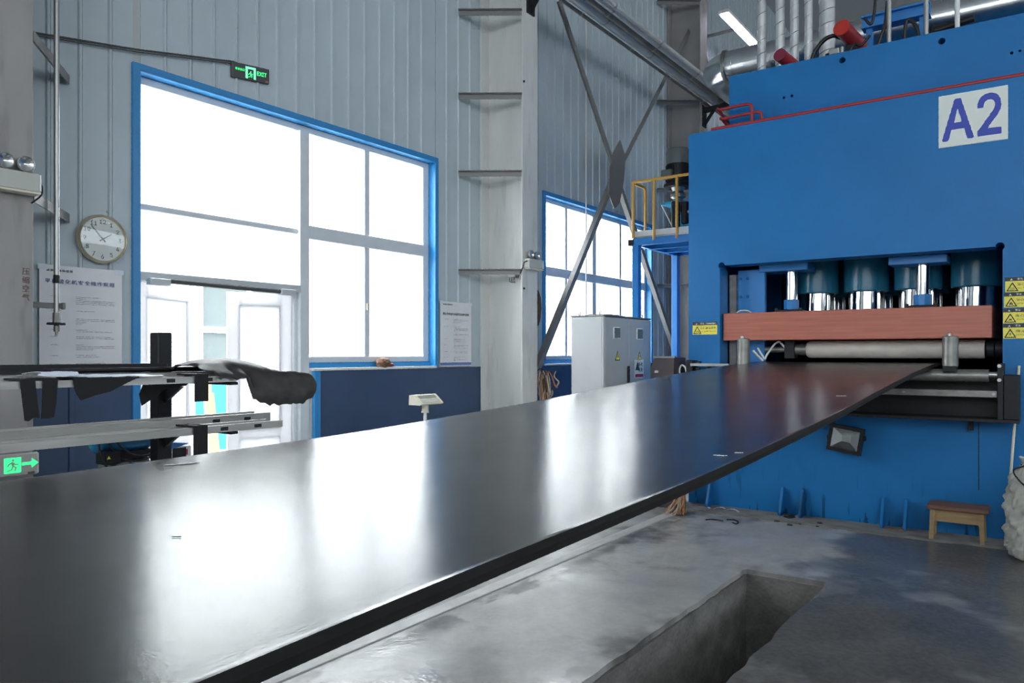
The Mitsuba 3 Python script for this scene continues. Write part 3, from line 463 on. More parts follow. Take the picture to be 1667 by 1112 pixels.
# cladding: 0.2 m sheets with a raised seam, every sheet a piece of its own
cache = {}
def clad(y0, y1, z0, z1, seam=True):
    k = (round(y1 - y0, 3), round(z0, 3), round(z1, 3), seam)
    if k not in cache:
        w = y1 - y0
        pr = [(-0.004, 0.001), (0.006, 0.001)]
        if seam:
            pr += [(0.006, w - 0.034), (0.022, w - 0.027), (0.022, w - 0.012), (0.006, w - 0.004)]
        pr += [(0.006, w - 0.001), (-0.004, w - 0.001)]
        cache[k] = mikit.ply(prism(Polygon(pr).buffer(0), 'z', z0, z1), CLAD)
    part(wl, 'panel', {**cache[k]}, None, to_world=T().translate([XW - 0.004, y0, 0]))

y = 2.895 - 0.2 * 42
while y < 22:
    a, b = y, y + 0.2
    segs = []
    cuts = [(a, b)]
    for o in (OP1, OP2):
        new = []
        for (p, q) in cuts:
            if q <= o[0] or p >= o[1]: new.append((p, q)); continue
            if p < o[0] - 0.005: new.append((p, o[0]))
            if q > o[1] + 0.005: new.append((o[1], q))
            segs.append((max(p, o[0]), min(q, o[1]), o[3] + 0.005))
        cuts = new
    for (p, q) in cuts:
        if q - p > 0.06: clad(p, q, 1.457, HTOP, q == b)
    for (p, q, z0) in segs:
        if q - p > 0.06: clad(p, q, z0, HTOP, q == b)
    y = b

# painted lower wall: wide blue boards with a joint between them
edges = [-6.9, -5.9, -4.9, -3.9, -2.9, -1.9, -0.9, 0.1, 1.1, 2.42, 2.85]
for a, b in zip(edges[:-1], edges[1:]):
    part(wl, 'wainscot_panel', box(XW - 0.004, XW + 0.012, a + 0.004, b - 0.004, 0, 1.452, 0.004), WAINS)
for a, b in zip([4.53, 7.0, 9.0, 11.39, 13.4, 15.4, 17.4, 19.4], [7.0, 9.0, 11.39, 13.4, 15.4, 17.4, 19.4, 21.4]):
    part(wl, 'wainscot_panel', box(XW - 0.004, XW + 0.012, a + 0.003, b - 0.003, 0, 1.452, 0.004), WAINS)
part(wl, 'joint_cover', box(XW, XW + 0.022, 2.40, 2.44, 0, 1.452, 0.004), WAINS)

# blue trims round the two openings
def trims(o, door):
    y0, y1, z0, z1 = o
    t = struct('trim_%d' % (1 if door else 2))
    part(t, 'side_trim', box(XW - 0.15, XW + 0.026, y0, y0 + 0.02, 0 if door else z0, z1), TRIM)
    part(t, 'side_trim', box(XW - 0.004, XW + 0.028, y0 - 0.012, y0 + 0.045, 0 if door else z0, z1 + 0.02, 0.003), TRIM)
    part(t, 'side_trim', box(XW - 0.15, XW + 0.026, y1 - 0.02, y1, z0, z1), TRIM)
    part(t, 'side_trim', box(XW - 0.004, XW + 0.028, y1 - 0.012, y1 + 0.03, z0, z1 + 0.02, 0.003), TRIM)
    part(t, 'head_trim', box(XW - 0.15, XW + 0.026, y0, y1, z1 - 0.02, z1), TRIM)
    part(t, 'head_trim', box(XW - 0.004, XW + 0.028, y0 - 0.012, y1 + 0.03, z1 - 0.01, z1 + 0.035, 0.003), TRIM)
    ys = 4.44 if door else y0
    part(t, 'sill_trim', box(XW - 0.15, XW + 0.03, ys, y1, z0 - 0.012, z0 + 0.012, 0.003), WHITEP, label='pale sill board')
    part(t, 'sill_upstand', box(XW - 0.13, XW - 0.05, ys, y1 - 0.02, z0 + 0.012, z0 + 0.06), TRIM)
    if door:
        part(t, 'side_trim', box(XW - 0.01, XW + 0.028, 4.455, 4.525, 0, z0 - 0.012, 0.003), TRIM)
trims(OP1, True)
trims(OP2, False)

XF0, XF1 = XW - 0.14, XW - 0.07          # window frames
def bar(p, y0, y1, z0, z1, m=None, name='frame_bar', x0=XF0, x1=XF1):
    part(p, name, box(x0, x1, y0, y1, z0, z1, 0.004), m or PVC)
def pane(p, y0, y1, z0, z1, m=GLASS, x=XW - 0.105):
    V = np.array([[[x, y0, z0], [x, y1, z0]], [[x, y0, z1], [x, y1, z1]]])
    part(p, 'pane', quadgrid(V), m)

w1 = struct('window_1')
HB = OP1[3] - 0.02
bar(w1, 2.86, 6.07, HB - 0.055, HB)                                       # head
bar(w1, 4.345, 4.445, 0.0, HB - 0.055, name='post', x1=XW - 0.03)          # post between door and window
bar(w1, 2.86, 2.915, 2.17, HB - 0.055)
bar(w1, 5.985, 6.07, 1.52, HB - 0.055)
bar(w1, 4.40, 5.985, 1.52, 1.575)
bar(w1, 4.40, 6.0, 2.625, 2.745, name='transom', x1=XW - 0.05)
bar(w1, 5.15, 5.212, 1.575, 2.625, name='mullion')
bar(w1, 5.15, 5.212, 2.745, HB - 0.055, name='mullion')
bar(w1, 2.915, 4.40, 2.655, 2.70, name='transom')
pane(w1, 2.9, 4.36, 2.70, HB - 0.04); pane(w1, 2.9, 4.36, 2.2, 2.66)
pane(w1, 4.43, 5.18, 2.73, HB - 0.04); pane(w1, 5.18, 6.0, 2.73, HB - 0.04)
pane(w1, 4.43, 5.18, 1.55, 2.64); pane(w1, 5.18, 6.0, 1.55, 2.64)
part(w1, 'latch', box(XF1, XF1 + 0.02, 5.165, 5.185, 2.02, 2.09, 0.004), GOLD, label='small brass latch')

w2 = struct('window_2')
HB2 = OP2[3] - 0.02
bar(w2, 8.195, 11.37, HB2 - 0.055, HB2)
bar(w2, 8.195, 11.37, 1.52, 1.575)
bar(w2, 8.195, 8.24, 1.575, HB2 - 0.055); bar(w2, 11.31, 11.37, 1.575, HB2 - 0.055)
bar(w2, 8.24, 11.31, 2.625, 2.745, name='transom', x1=XW - 0.05)
ms = [8.24, 8.88, 9.66, 10.47, 11.31]
for m_ in ms[1:-1]:
    wd = 0.05 if abs(m_ - 9.66) < 0.01 else 0.025
    bar(w2, m_ - wd, m_ + wd, 1.575, 2.625, name='mullion')
    bar(w2, m_ - wd, m_ + wd, 2.745, HB2 - 0.055, name='mullion')
for a, b in zip(ms[:-1], ms[1:]):
    pane(w2, a, b, 1.55, 2.64); pane(w2, a, b, 2.73, HB2 - 0.04)

d1 = struct('door_1')
part(d1, 'head', box(XF0, XW - 0.03, 2.86, 4.36, 2.135, 2.20, 0.004), ALU, label='grey door head')
part(d1, 'closer_rail', cyl((XW - 0.02, 3.12, 2.14), (XW - 0.02, 4.15, 2.13), 0.018, 10), DARKGREY, smooth=40)
for yy in (3.05, 4.2):
    part(d1, 'closer_body', box(XW - 0.06, XW + 0.005, yy - 0.08, yy + 0.08, 2.105, 2.155, 0.006), ALU)
part(d1, 'jamb', box(XF0, XF1, 2.88, 2.915, 0, 2.135, 0.004), PVC)
part(d1, 'jamb', box(XF0, XF1, 4.31, 4.345, 0, 2.135, 0.004), PVC)
EXTFRAME = 'mat_leaf'
scene['mat_leaf'] = {'type': 'principledthin', 'base_color': flat((0.55, 0.55, 0.56)), 'roughness': 0.5, 'diff_trans': 1.2, 'spec_trans': 0.0}
def leaf(hinge, end, zt):
    """a door leaf standing ajar: frame of four bars round a frosted panel"""
    h, e = np.array(hinge), np.array(end)
    L = np.linalg.norm(e - h); u = (e - h) / L; nrm = np.array([-u[1], u[0]])
    def slab(s0, s1, z0, z1, t, m, name, par, **k):
        p = [h + u * s0 - nrm * t, h + u * s1 - nrm * t, h + u * s1 + nrm * t, h + u * s0 + nrm * t]
        part(par, name, prism(Polygon(p), 'z', z0, z1), m, **k)
    g = part(d1, 'leaf', prism(Polygon([h + u * 0.09 - nrm * 0.006, h + u * (L - 0.09) - nrm * 0.006, h + u * (L - 0.09) + nrm * 0.006, h + u * 0.09 + nrm * 0.006]), 'z', 0.95, zt - 0.1), FROST, label='white frosted door panel')
    for nm, s0, s1, z0, z1 in (('stile', 0, 0.1, 0.01, zt), ('stile', L - 0.1, L, 0.01, zt), ('rail', 0.1, L - 0.1, zt - 0.11, zt), ('rail', 0.1, L - 0.1, 0.88, 0.98), ('rail', 0.1, L - 0.1, 0.01, 0.12)):
        slab(s0, s1, z0, z1, 0.022, EXTFRAME, nm, g)
    slab(0.1, L - 0.1, 0.12, 0.88, 0.01, FROST, 'panel', g)
    return g
leaf((-5.47, 4.31), (-5.62, 3.78), 2.12)
leaf((-5.46, 2.92), (-5.76, 3.56), 2.13)

# ------------------------------------------------------------------ outside the window wall
put(struct('ground_outside'), box(-30, -5.5, -30, 50, -0.15, -0.02), EXTGROUND)
ob = thing('building', 'white rendered building across the yard seen through the open door', 'building')
part(ob, 'wall', box(-14, -11.5, -25, 45, -0.05, 7.5), EXTWALL)
part(ob, 'plinth', box(-11.5, -11.47, -25, 45, -0.05, 1.35), EXTBLUE, label='bright blue painted base of the wall')
for (y0, y1, z0, z1) in [(7.25, 8.1, 2.05, 2.75), (7.25, 8.1, 1.38, 1.95), (8.2, 9.2, 2.3, 2.75), (5.6, 6.6, 2.35, 2.75)]:
    k = part(ob, 'window', cat(box(-11.5, -11.44, y0 - 0.06, y1 + 0.06, z0 - 0.06, z0), box(-11.5, -11.44, y0 - 0.06, y1 + 0.06, z1, z1 + 0.06), box(-11.5, -11.44, y0 - 0.06, y0, z0, z1), box(-11.5, -11.44, y1, y1 + 0.06, z0, z1)), EXTWALL)
    part(k, 'pane', box(-11.5, -11.475, y0, y1, z0, z1), EXTGLASS)
for i, (y0, lean) in enumerate([(4.28, 0.10), (4.42, 0.14)]):
    p = Polygon([(y0, -0.02), (y0 + 0.07, -0.02), (y0 + 0.07 - lean, 1.42 - 0.2 * i), (y0 - lean, 1.42 - 0.2 * i)])
    solo('timber_plank', prism(p, 'x', -6.62 - 0.1 * i, -6.58 - 0.1 * i), WOODY, ['pale timber plank standing outside the door, the taller of two', 'pale timber plank standing outside the door, the shorter of two'][i], 'plank')

# ------------------------------------------------------------------ lamps
for (lx, lz, ya, yb) in LAMP_ROWS:
    for ly in np.arange(ya, yb, 3.5):
        k = thing('linear_lamp', 'long white ceiling lamp hanging in a row over the hall', 'lamp', 'hanging lamps over the hall')
        part(k, 'housing', box(lx - 0.14, lx + 0.14, ly, ly + 1.8, lz, lz + 0.06), WHITEP)
        part(k, 'tube', quadgrid(np.array([[[lx + 0.12, ly + 0.03, lz - 0.004], [lx + 0.12, ly + 1.77, lz - 0.004]], [[lx - 0.12, ly + 0.03, lz - 0.004], [lx - 0.12, ly + 1.77, lz - 0.004]]])), WHITEP,
             emitter={'type': 'area', 'radiance': flat(LAMP)})
        for s in (0.3, 1.5):
            part(k, 'hanger', cyl((lx, ly + s, lz + 0.06), (lx, ly + s, HTOP), 0.006, 6), STEEL)
k = thing('linear_lamp', 'lit linear lamp high on the wall above the silver duct', 'lamp')
part(k, 'housing', box(-4.66, -4.48, 12.6, 14.55, 7.40, 7.45), WHITEP)
part(k, 'tube', box(-4.63, -4.51, 12.62, 14.53, 7.36, 7.40), WHITEP, emitter={'type': 'area', 'radiance': flat((6.0, 5.8, 7.0))})
part(k, 'hanger', box(-5.35, -4.5, 13.5, 13.56, 7.45, 7.49), BRACE)

# ================================================================== STEEL COLUMNS, BRACES, PIPES
def column(yc, label, m, wide=0.15):
    k = thing('steel_column', label, 'column', 'columns of the window wall' if False else None)
    part(k, 'flange', box(-4.768, -4.75, yc - wide, yc + wide, 0, HTOP, 0.003), m)
    part(k, 'web', box(XW + 0.03, -4.768, yc - 0.006, yc + 0.006, 0, HTOP), m)
    part(k, 'wall_flange', box(XW + 0.02, XW + 0.035, yc - wide, yc + wide, 0, HTOP), m)
    part(k, 'base_plate', box(XW + 0.03, -4.70, yc - wide - 0.05, yc + wide + 0.05, 0, 0.025), m)
    return k
c0 = column(1.795, 'dusty grey steel column at the left edge with a lit exit sign on it', CONCOL)
c1 = column(7.005, 'pale steel column between the two windows', COLWHITE)
c2 = column(12.17, 'steel column behind the blue press under the silver duct', CONCOL)
def fly(col, p0, p1, label=None):
    p0, p1 = np.array(p0, float), np.array(p1, float)
    d = p1 - p0; u = d / np.linalg.norm(d); n = np.cross(u, [0, 0, 1.0]); n /= np.linalg.norm(n)
    P = [p0[:2] - n[:2] * 0.004, p1[:2] - n[:2] * 0.004, p1[:2] + n[:2] * 0.004, p0[:2] + n[:2] * 0.004]
    a = prism(Polygon(P), 'z', p0[2] - 0.03, p0[2] + 0.03)
    Q = [p0[:2], p1[:2], p1[:2] + n[:2] * 0.05, p0[:2] + n[:2] * 0.05]
    b = prism(Polygon(Q), 'z', p0[2] + 0.022, p0[2] + 0.03)
    part(col, 'fly_brace', cat(a, b), BRACE)
for z in (5.35, 4.43, 3.58, 2.50):
    fly(c1, (XW + 0.02, 6.46, z), (-4.757, 6.86, z))
    fly(c1, (XW + 0.02, 7.55, z), (-4.757, 7.15, z))
for z in (4.4, 3.42, 2.50):
    fly(c0, (XW + 0.02, 2.40, z), (-4.757, 1.95, z))
for z in (7.4, 5.75, 4.3, 2.72):
    fly(c2, (XW + 0.02, 11.6, z), (-4.757, 12.03, z))
    fly(c2, (XW + 0.02, 12.95, z), (-4.757, 12.32, z))
for z in (2.32, 4.6):
    part(c1, 'bolt', lathe([(0, 0), (0.012, 0), (0.012, 0.012), (0, 0.012)], (-4.75, 6.88, z), 'x', 10), BLACKSTEEL)

# compressed-air pipe in front of the first column, with its bracket and a valve at the foot
k = thing('air_pipe', 'thin grey compressed air pipe hanging beside the left column', 'pipe')
part(k, 'pipe', cyl((-4.95, 2.157, 1.82), (-4.95, 2.157, HTOP), 0.0155, 14), STEEL, smooth=40)
part(k, 'coupling', cat(cyl((-4.95, 2.157, 1.79), (-4.95, 2.157, 1.85), 0.022, 10), cyl((-4.95, 2.157, 1.735), (-4.95, 2.157, 1.77), 0.017, 8), cyl((-4.95, 2.157, 1.71), (-4.95, 2.157, 1.735), 0.009, 10)), DULLSTEEL, smooth=30)
part(k, 'valve_handle', cat(box(-4.955, -4.935, 2.10, 2.205, 1.775, 1.79, 0.004), cyl((-4.95, 2.157, 1.77), (-4.95, 2.157, 1.80), 0.014, 8)), BLACKSTEEL, smooth=30)
part(k, 'bracket', cat(box(-4.97, -4.955, 1.95, 2.20, 1.875, 1.91, 0.002), box(-4.955, -4.93, 2.185, 2.20, 1.872, 1.912)), BRACE)
part(k, 'clip', cat(cyl((-4.95, 2.157, 2.03), (-4.95, 2.157, 2.08), 0.018, 10)), BLACKSTEEL)
tx = place(han('压缩空气', 0.044, 0.001, 1.12, True), (-4.7495, 1.885, 2.045), WR, WU)
part(c0, 'lettering', tx, mat('letter_brown', (0.10, 0.05, 0.05), 0.7), label='painted dark characters running down the column')

# cross brace between the second and third column
k = thing('cross_brace', 'dark steel X brace between two columns in front of the far window', 'brace')
C = np.array([-5.0, 9.54, 4.12])
def angle_bar(p0, p1, w=0.075):
    p0, p1 = np.array(p0, float), np.array(p1, float)
    u = (p1 - p0) / np.linalg.norm(p1 - p0); s = np.cross(u, [1.0, 0, 0])
    def rib(a, b, dx0, dx1):
        P = np.array([p0 + s * a, p1 + s * a, p1 + s * b, p0 + s * b])
        return prism(Polygon([(q[1], q[2]) for q in P]), 'x', -5.0 + dx0, -5.0 + dx1)
    return cat(rib(-w / 2, w / 2, 0.0, 0.009), rib(w / 2 - 0.009, w / 2, -0.06, 0.0))
for e in ((7.02, 0.70), (8.03, 5.98), (12.15, 1.02), (12.15, 7.05)):
    part(k, 'arm', angle_bar(C, (-5.0, e[0], e[1])), BRACE)
g = Polygon([(9.62, 4.62), (9.78, 4.42), (9.74, 4.10), (9.60, 3.72), (9.44, 3.62), (9.28, 3.80), (9.30, 4.12), (9.42, 4.40)])
part(k, 'gusset_plate', prism(g, 'x', -4.995, -4.98), BRACE)
solo('wall_conduit', cyl((-5.29, 9.19, 1.46), (-5.29, 9.19, 7.5), 0.009, 8), WHITEP, 'thin pale conduit running down in front of the far window', 'conduit')

# pipes along the wall, on brackets
PB = 5.70
for (x, z, r, m, lab) in [(-4.665, PB + 0.022, 0.022, DULLSTEEL, 'thin dull pipe nearest the wall in the overhead bundle'),
                          (-4.555, PB + 0.075, 0.075, FOIL, 'thick foil wrapped pipe in the overhead bundle along the wall'),
                          (-4.42, PB + 0.05, 0.05, DULLSTEEL, 'brownish steel pipe in the middle of the overhead bundle'),
                          (-4.32, PB + 0.042, 0.042, FOIL, 'slim foil wrapped pipe on the room side of the overhead bundle'),
                          (-4.24, PB + 0.03, 0.03, FOIL, 'thinnest foil wrapped pipe at the outer end of the brackets')]:
    k = thing('overhead_pipe', lab, 'pipe')
    part(k, 'pipe', cyl((x, -3, z), (x, 20, z), r, 16), m, smooth=40)
    for j, yy in enumerate(np.arange(6.5 + 0.37 * r * 20, 14, 1.3)):
        part(k, 'joint_band', cyl((x, yy, z), (x, yy + 0.03, z), r + 0.004, 16), STEEL, smooth=40)
for yc in (1.795, 7.005, 12.17):
    k = thing('pipe_bracket', {1.795: 'pipe bracket on the left column', 7.005: 'pipe bracket high on the pale middle column', 12.17: 'dark pipe bracket on the far column beside the press'}[yc], 'bracket')
    part(k, 'arm', box(-4.75, -4.17, yc - 0.04, yc + 0.04, PB - 0.08, PB, 0.004), BLACKSTEEL)
    part(k, 'back_plate', box(-4.75, -4.73, yc - 0.07, yc + 0.07, PB - 0.32, PB + 0.03), BLACKSTEEL)
    part(k, 'strut', prism(Polygon([(-4.73, PB - 0.32), (-4.73, PB - 0.22), (-4.62, PB - 0.08), (-4.55, PB - 0.08)]), 'y', yc - 0.006, yc + 0.006), BLACKSTEEL)

# ================================================================== THINGS ON THE WALL
# clock, seven minutes to two
k = thing('wall_clock', 'round wall clock with a pale gold rim above the safety poster', 'clock')
cy_, cz_, R_ = 2.606, 2.385, 0.168
CX = XW + 0.02
part(k, 'case', lathe([(0, 0), (R_ - 0.01, 0), (R_ - 0.004, 0.02), (R_ - 0.02, 0.026), (0, 0.026)], (CX, cy_, cz_), 'x', 64), WHITEP, smooth=35)
part(k, 'rim', lathe([(R_ - 0.02, 0.022), (R_ - 0.006, 0.0), (R_, 0.012), (R_ - 0.002, 0.034), (R_ - 0.010, 0.044), (R_ - 0.017, 0.040), (R_ - 0.02, 0.022)], (CX, cy_, cz_), 'x', 64), GOLD, smooth=60)
num = []
for h in range(1, 13):
    a = math.radians(90 - 30 * h)
    t_ = latin(str(h), 0.028, 0.001)
    c = t_.bounds.mean(0)
    t_.apply_translation((-c[0], -c[1], 0))
    num.append(place(t_, (CX + 0.0265, cy_ + 0.118 * math.cos(a), cz_ + 0.118 * math.sin(a)), WR, WU))
    num.append(place(trimesh.creation.box((0.004, 0.004, 0.001)), (CX + 0.027, cy_ + 0.138 * math.cos(a), cz_ + 0.138 * math.sin(a)), WR, WU))
part(k, 'numerals', cat(*num), SIGNBLACK)
def hand(name, minutes, L, w, back, x):
    a = math.radians(90 - 6 * minutes)
    u = np.array([math.cos(a), math.sin(a)]); n = np.array([-u[1], u[0]]); c = np.array([cy_, cz_])
    p = Polygon([c - u * back - n * w, c - u * back + n * w, c + u * L + n * w * 0.4, c + u * L - n * w * 0.4])
    part(k, name, prism(p, 'x', x, x + 0.0015), SIGNBLACK)
hand('minute_hand', 53.0, 0.115, 0.004, 0.026, CX + 0.031)
hand('hour_hand', 56.6 + -47.2, 0.072, 0.005, 0.026, CX + 0.029)
part(k, 'hub', lathe([(0, 0), (0.007, 0), (0.006, 0.007), (0, 0.008)], (CX + 0.0265, cy_, cz_), 'x', 14), SIGNBLACK)
gl = [(r, 0.036 + 0.010 * (1 - (r / 0.15) ** 2)) for r in np.linspace(0.15, 0.0, 7)]
part(k, 'glass', lathe(gl, (CX, cy_, cz_), 'x', 48), GLASS, smooth=True)
solo('screw_hook', lathe([(0, 0), (0.008, 0), (0.007, 0.01), (0, 0.012)], (XW + 0.002, 2.66, 2.585), 'x', 10), STEEL, 'small screw in the wall panel above the clock', 'screw')

# posters: a heading in characters, then lines of print in columns
def poster(o, w, h, title, tmat, label, tw, tz, seed, blue=False):
    r = np.random.default_rng(seed)
    k = thing('safety_poster', label, 'poster')
    V = np.zeros((10, 14, 3))
    for i in range(10):
        for j in range(14):
            yy, zz = w * j / 13, -h * i / 9
            bow = 0.004 * math.sin(9 * yy / w + 2 * i) * (0.3 if 0 < i < 9 else 1.0)
            V[i, j] = (o[0] + bow * 0.4, o[1] + yy, o[2] + zz)
    part(k, 'sheet', shell(V[:, ::-1], 0.001), PAPER, smooth=30)
    x = o[0] + 0.0035
    t = han(title, h * 0.0465, 0.0008)
    part(k, 'heading', place(t, (x, o[1] + tz[0] * w, o[2] - tz[1] * h), WR, WU, width=tw * w), tmat)
    ms = []
    def line(u0, u1, v, th=0.0022):
        ms.append(box(x, x + 0.0006, o[1] + u0 * w, o[1] + u1 * w, o[2] - v * h - th * 1.0, o[2] - v * h))
    for u in np.arange(0.08, 0.36, 0.045):
        ms.append(box(x, x + 0.0006, o[1] + u * w, o[1] + (u + 0.033) * w, o[2] - 0.055 * h, o[2] - 0.035 * h))
    v = 0.27
    while v < 0.94:
        n = int(r.integers(1, 6))
        line(0.12, 0.12 + 0.05 + 0.1 * r.random(), v)
        for q in range(n):
            u = 0.42
            while u < 0.86:
                d = 0.03 + 0.12 * r.random()
                line(u, min(u + d, 0.9), v)
                u += d + 0.012
                if r.random() < 0.16: break
            v += 0.0155
        v += 0.03 + 0.03 * r.random()
    part(k, 'printed_lines', cat(*ms), INK, kind='stuff')
    tape = [box(x, x + 0.0008, o[1] - 0.01, o[1] + 0.05, o[2] - 0.03, o[2] + 0.004), box(x, x + 0.0008, o[1] + w - 0.05, o[1] + w + 0.01, o[2] - 0.03, o[2] + 0.004)]
    for t_ in tape: part(k, 'tape', t_, FILM)
    if blue:
        part(k, 'blue_footer', box(x, x + 0.0006, o[1] + 0.01 * w, o[1] + 0.99 * w, o[2] - h + 0.01, o[2] - h + 0.04), mat('footer', (0.10, 0.17, 0.40), 0.4))
    return k
poster((XW + 0.026, 2.215, 2.18), 0.535, 0.74, '平板硫化机安全操作规程', NAVYINK, 'large white safety poster with a blue heading left of the door', 0.84, (0.06, 0.165), 3)
poster((XW + 0.026, 6.145, 2.165), 0.53, 0.70, '液压平板自动化机安全操作规程', SIGNBLACK, 'white safety poster with a black heading beside the pale column', 0.84, (0.08, 0.215), 5, True)

# exit signs
def running_man(s):
    head = Point(0.52, 0.86).buffer(0.085)
    body = Polygon([(0.38, 0.74), (0.55, 0.76), (0.60, 0.50), (0.46, 0.44)])
    a1 = Polygon([(0.40, 0.74), (0.22, 0.62), (0.14, 0.44), (0.21, 0.41), (0.29, 0.55), (0.44, 0.64)])
    a2 = Polygon([(0.55, 0.74), (0.70, 0.60), (0.86, 0.62), (0.86, 0.53), (0.67, 0.50), (0.54, 0.62)])
    l1 = Polygon([(0.58, 0.50), (0.78, 0.36), (0.66, 0.10), (0.57, 0.12), (0.65, 0.34), (0.46, 0.44)])
    l2 = Polygon([(0.46, 0.46), (0.40, 0.26), (0.14, 0.18), (0.12, 0.09), (0.46, 0.18), (0.56, 0.44)])
    return affinity.scale(unary_union([head, body, a1, a2, l1, l2]).buffer(0), s, s, origin=(0, 0))
def glow(p, name, mesh, v):
    part(p, name, mesh, GREENGLOW, emitter={'type': 'area', 'radiance': flat(v)})
k = thing('exit_sign', 'dark exit sign with green letters hung above the big window', 'exit sign')
ox, oy, oz = XW + 0.03, 3.625, 3.805
SK = 0.115                                            # the sign hangs a little askew
def tilt(m):
    v = m.vertices; v[:, 2] += (v[:, 1] - oy) * SK
    return m
part(k, 'housing', tilt(box(ox - 0.03, ox, oy, oy + 0.355, oz, oz + 0.125, 0.006)), DARKGREY)
part(k, 'indicator', tilt(box(ox, ox + 0.003, oy + 0.31, oy + 0.345, oz + 0.006, oz + 0.022)), mat('indicator', (0.25, 0.12, 0.10), 0.5))
G1 = (0.03, 1.1, 0.22)
glow(k, 'characters', tilt(place(han('安全出口', 0.024, 0.001), (ox + 0.0005, oy + 0.028, oz + 0.062), WR, WU, width=0.085)), G1)
glow(k, 'letters', tilt(place(latin('EXIT', 0.032, 0.001, True), (ox + 0.0005, oy + 0.232, oz + 0.052), WR, WU, width=0.092)), G1)
door_ = Polygon([(0, 0), (0.020, 0), (0.020, 0.078), (0.076, 0.078), (0.076, 0), (0.096, 0), (0.096, 0.096), (0, 0.096)])
glow(k, 'door_symbol', tilt(flatpoly(door_, (ox + 0.0005, oy + 0.123, oz + 0.012), WR, WU, 0.001)), (0.15, 0.9, 0.35))
glow(k, 'running_figure', tilt(flatpoly(running_man(0.062), (ox + 0.0005, oy + 0.140, oz + 0.016), WR, WU, 0.001)), G1)
P = smooth_path([(XW + 0.03, 2.86, 3.77), (XW + 0.03, 3.15, 3.83), (XW + 0.03, 3.5, 3.90), (XW + 0.02, 3.63, 3.93), (XW + 0.01, 3.70, 3.935)], 6)
Q = np.vstack([[(XW + 0.03, 1.95, 3.62)], P])
solo('sign_cable', cat(tube(Q, 0.007, 7), tube(Q + np.array([0, 0, -0.017]), 0.0045, 7)), DARKGREY, 'dark cable running along the wall to the upper exit sign', 'cable', smooth=50)

k = thing('exit_sign', 'pale exit sign with green running figure and arrow low on the left column', 'exit sign')
ox, oy, oz = -4.72, 1.60, 0.915
part(k, 'housing', box(-4.75, ox, oy, oy + 0.365, oz, oz + 0.125, 0.008), GREYBOX)
G2 = (0.03, 0.95, 0.20)
dp = Polygon([(0, 0), (0.085, 0), (0.085, 0.085), (0, 0.085)]).difference(affinity.translate(running_man(0.080), 0.003, 0.001)).buffer(0)
glow(k, 'door_symbol', cat(*[flatpoly(q, (ox + 0.0005, oy + 0.185, oz + 0.02), WR, WU, 0.001) for q in getattr(dp, 'geoms', [dp])]), G2)
ar = Polygon([(0, 0.018), (0.05, 0.018), (0.05, 0), (0.085, 0.026), (0.05, 0.052), (0.05, 0.034), (0, 0.034)])
glow(k, 'arrow', flatpoly(ar, (ox + 0.0005, oy + 0.275, oz + 0.040), WR, WU, 0.001), G2)
part(k, 'indicator', box(ox, ox + 0.003, oy + 0.305, oy + 0.34, oz + 0.004, oz + 0.018), mat('indicator2', (0.12, 0.09, 0.08), 0.5))

# twin-head emergency lamps on two columns
def emergency(y0, y1, z, label, heads):
    k = thing('emergency_light', label, 'emergency light')
    x = -4.75
    part(k, 'box', box(x, x + 0.075, y0, y1, z, z + 0.105, 0.006), GREYBOX)
    part(k, 'lid_edge', box(x, x + 0.08, y0 - 0.004, y1 + 0.004, z - 0.012, z, 0.003), IVORY)
    part(k, 'side_cap', box(x, x + 0.078, y1 - 0.002, y1 + 0.006, z + 0.01, z + 0.10), WHITEP)
    for hy in heads:
        h = part(k, 'lamp_head', lathe([(0, 0), (0.030, 0.0), (0.044, 0.02), (0.046, 0.042), (0.040, 0.048), (0.038, 0.042)], (x + 0.012, hy, z + 0.155), 'x', 24), GREYP, smooth=40)
        part(h, 'lens', lathe([(0.039, 0.042), (0.03, 0.036), (0.018, 0.03), (0.008, 0.026), (0, 0.026)], (x + 0.012, hy, z + 0.155), 'x', 24), REFLECTOR, smooth=50)
        part(h, 'swivel', cyl((x + 0.03, hy, z + 0.10), (x + 0.03, hy, z + 0.125), 0.014, 10), BLACKSTEEL)
    return k
e0 = emergency(1.64, 1.95, 2.512, 'grey twin emergency light on the left column', (1.785, 1.888))
e1 = emergency(6.885, 7.16, 2.545, 'grey twin emergency light on the pale middle column', (6.965, 7.085))
part(e0, 'cable', tube(smooth_path([(-4.70, 1.958, 2.58), (-4.70, 1.972, 2.545), (-4.70, 1.966, 2.505), (-4.735, 1.944, 2.47), (-4.80, 1.92, 2.44)], 6), 0.005, 8), BLACKHOSE, smooth=50)
part(e1, 'cable', tube(smooth_path([(-4.70, 6.88, 2.62), (-4.72, 6.85, 2.60), (-4.745, 6.845, 2.53), (-4.80, 6.86, 2.46), (-4.88, 6.95, 2.45), (-4.95, 6.985, 2.50)], 6), 0.006, 8), BLACKHOSE, smooth=50)
k = thing('socket_box', 'small white junction box with cables on the pale column', 'junction box')
part(k, 'box', box(-5.02, -4.92, 6.955, 6.998, 2.46, 2.56, 0.006), WHITEP)
for i in range(3):
    part(k, 'cable', tube(smooth_path([(-4.94 - 0.03 * i, 6.97, 2.47), (-4.94 - 0.03 * i, 6.965, 2.42), (-4.92 - 0.02 * i, 6.96, 2.40)], 5), 0.004, 6), BLACKHOSE)

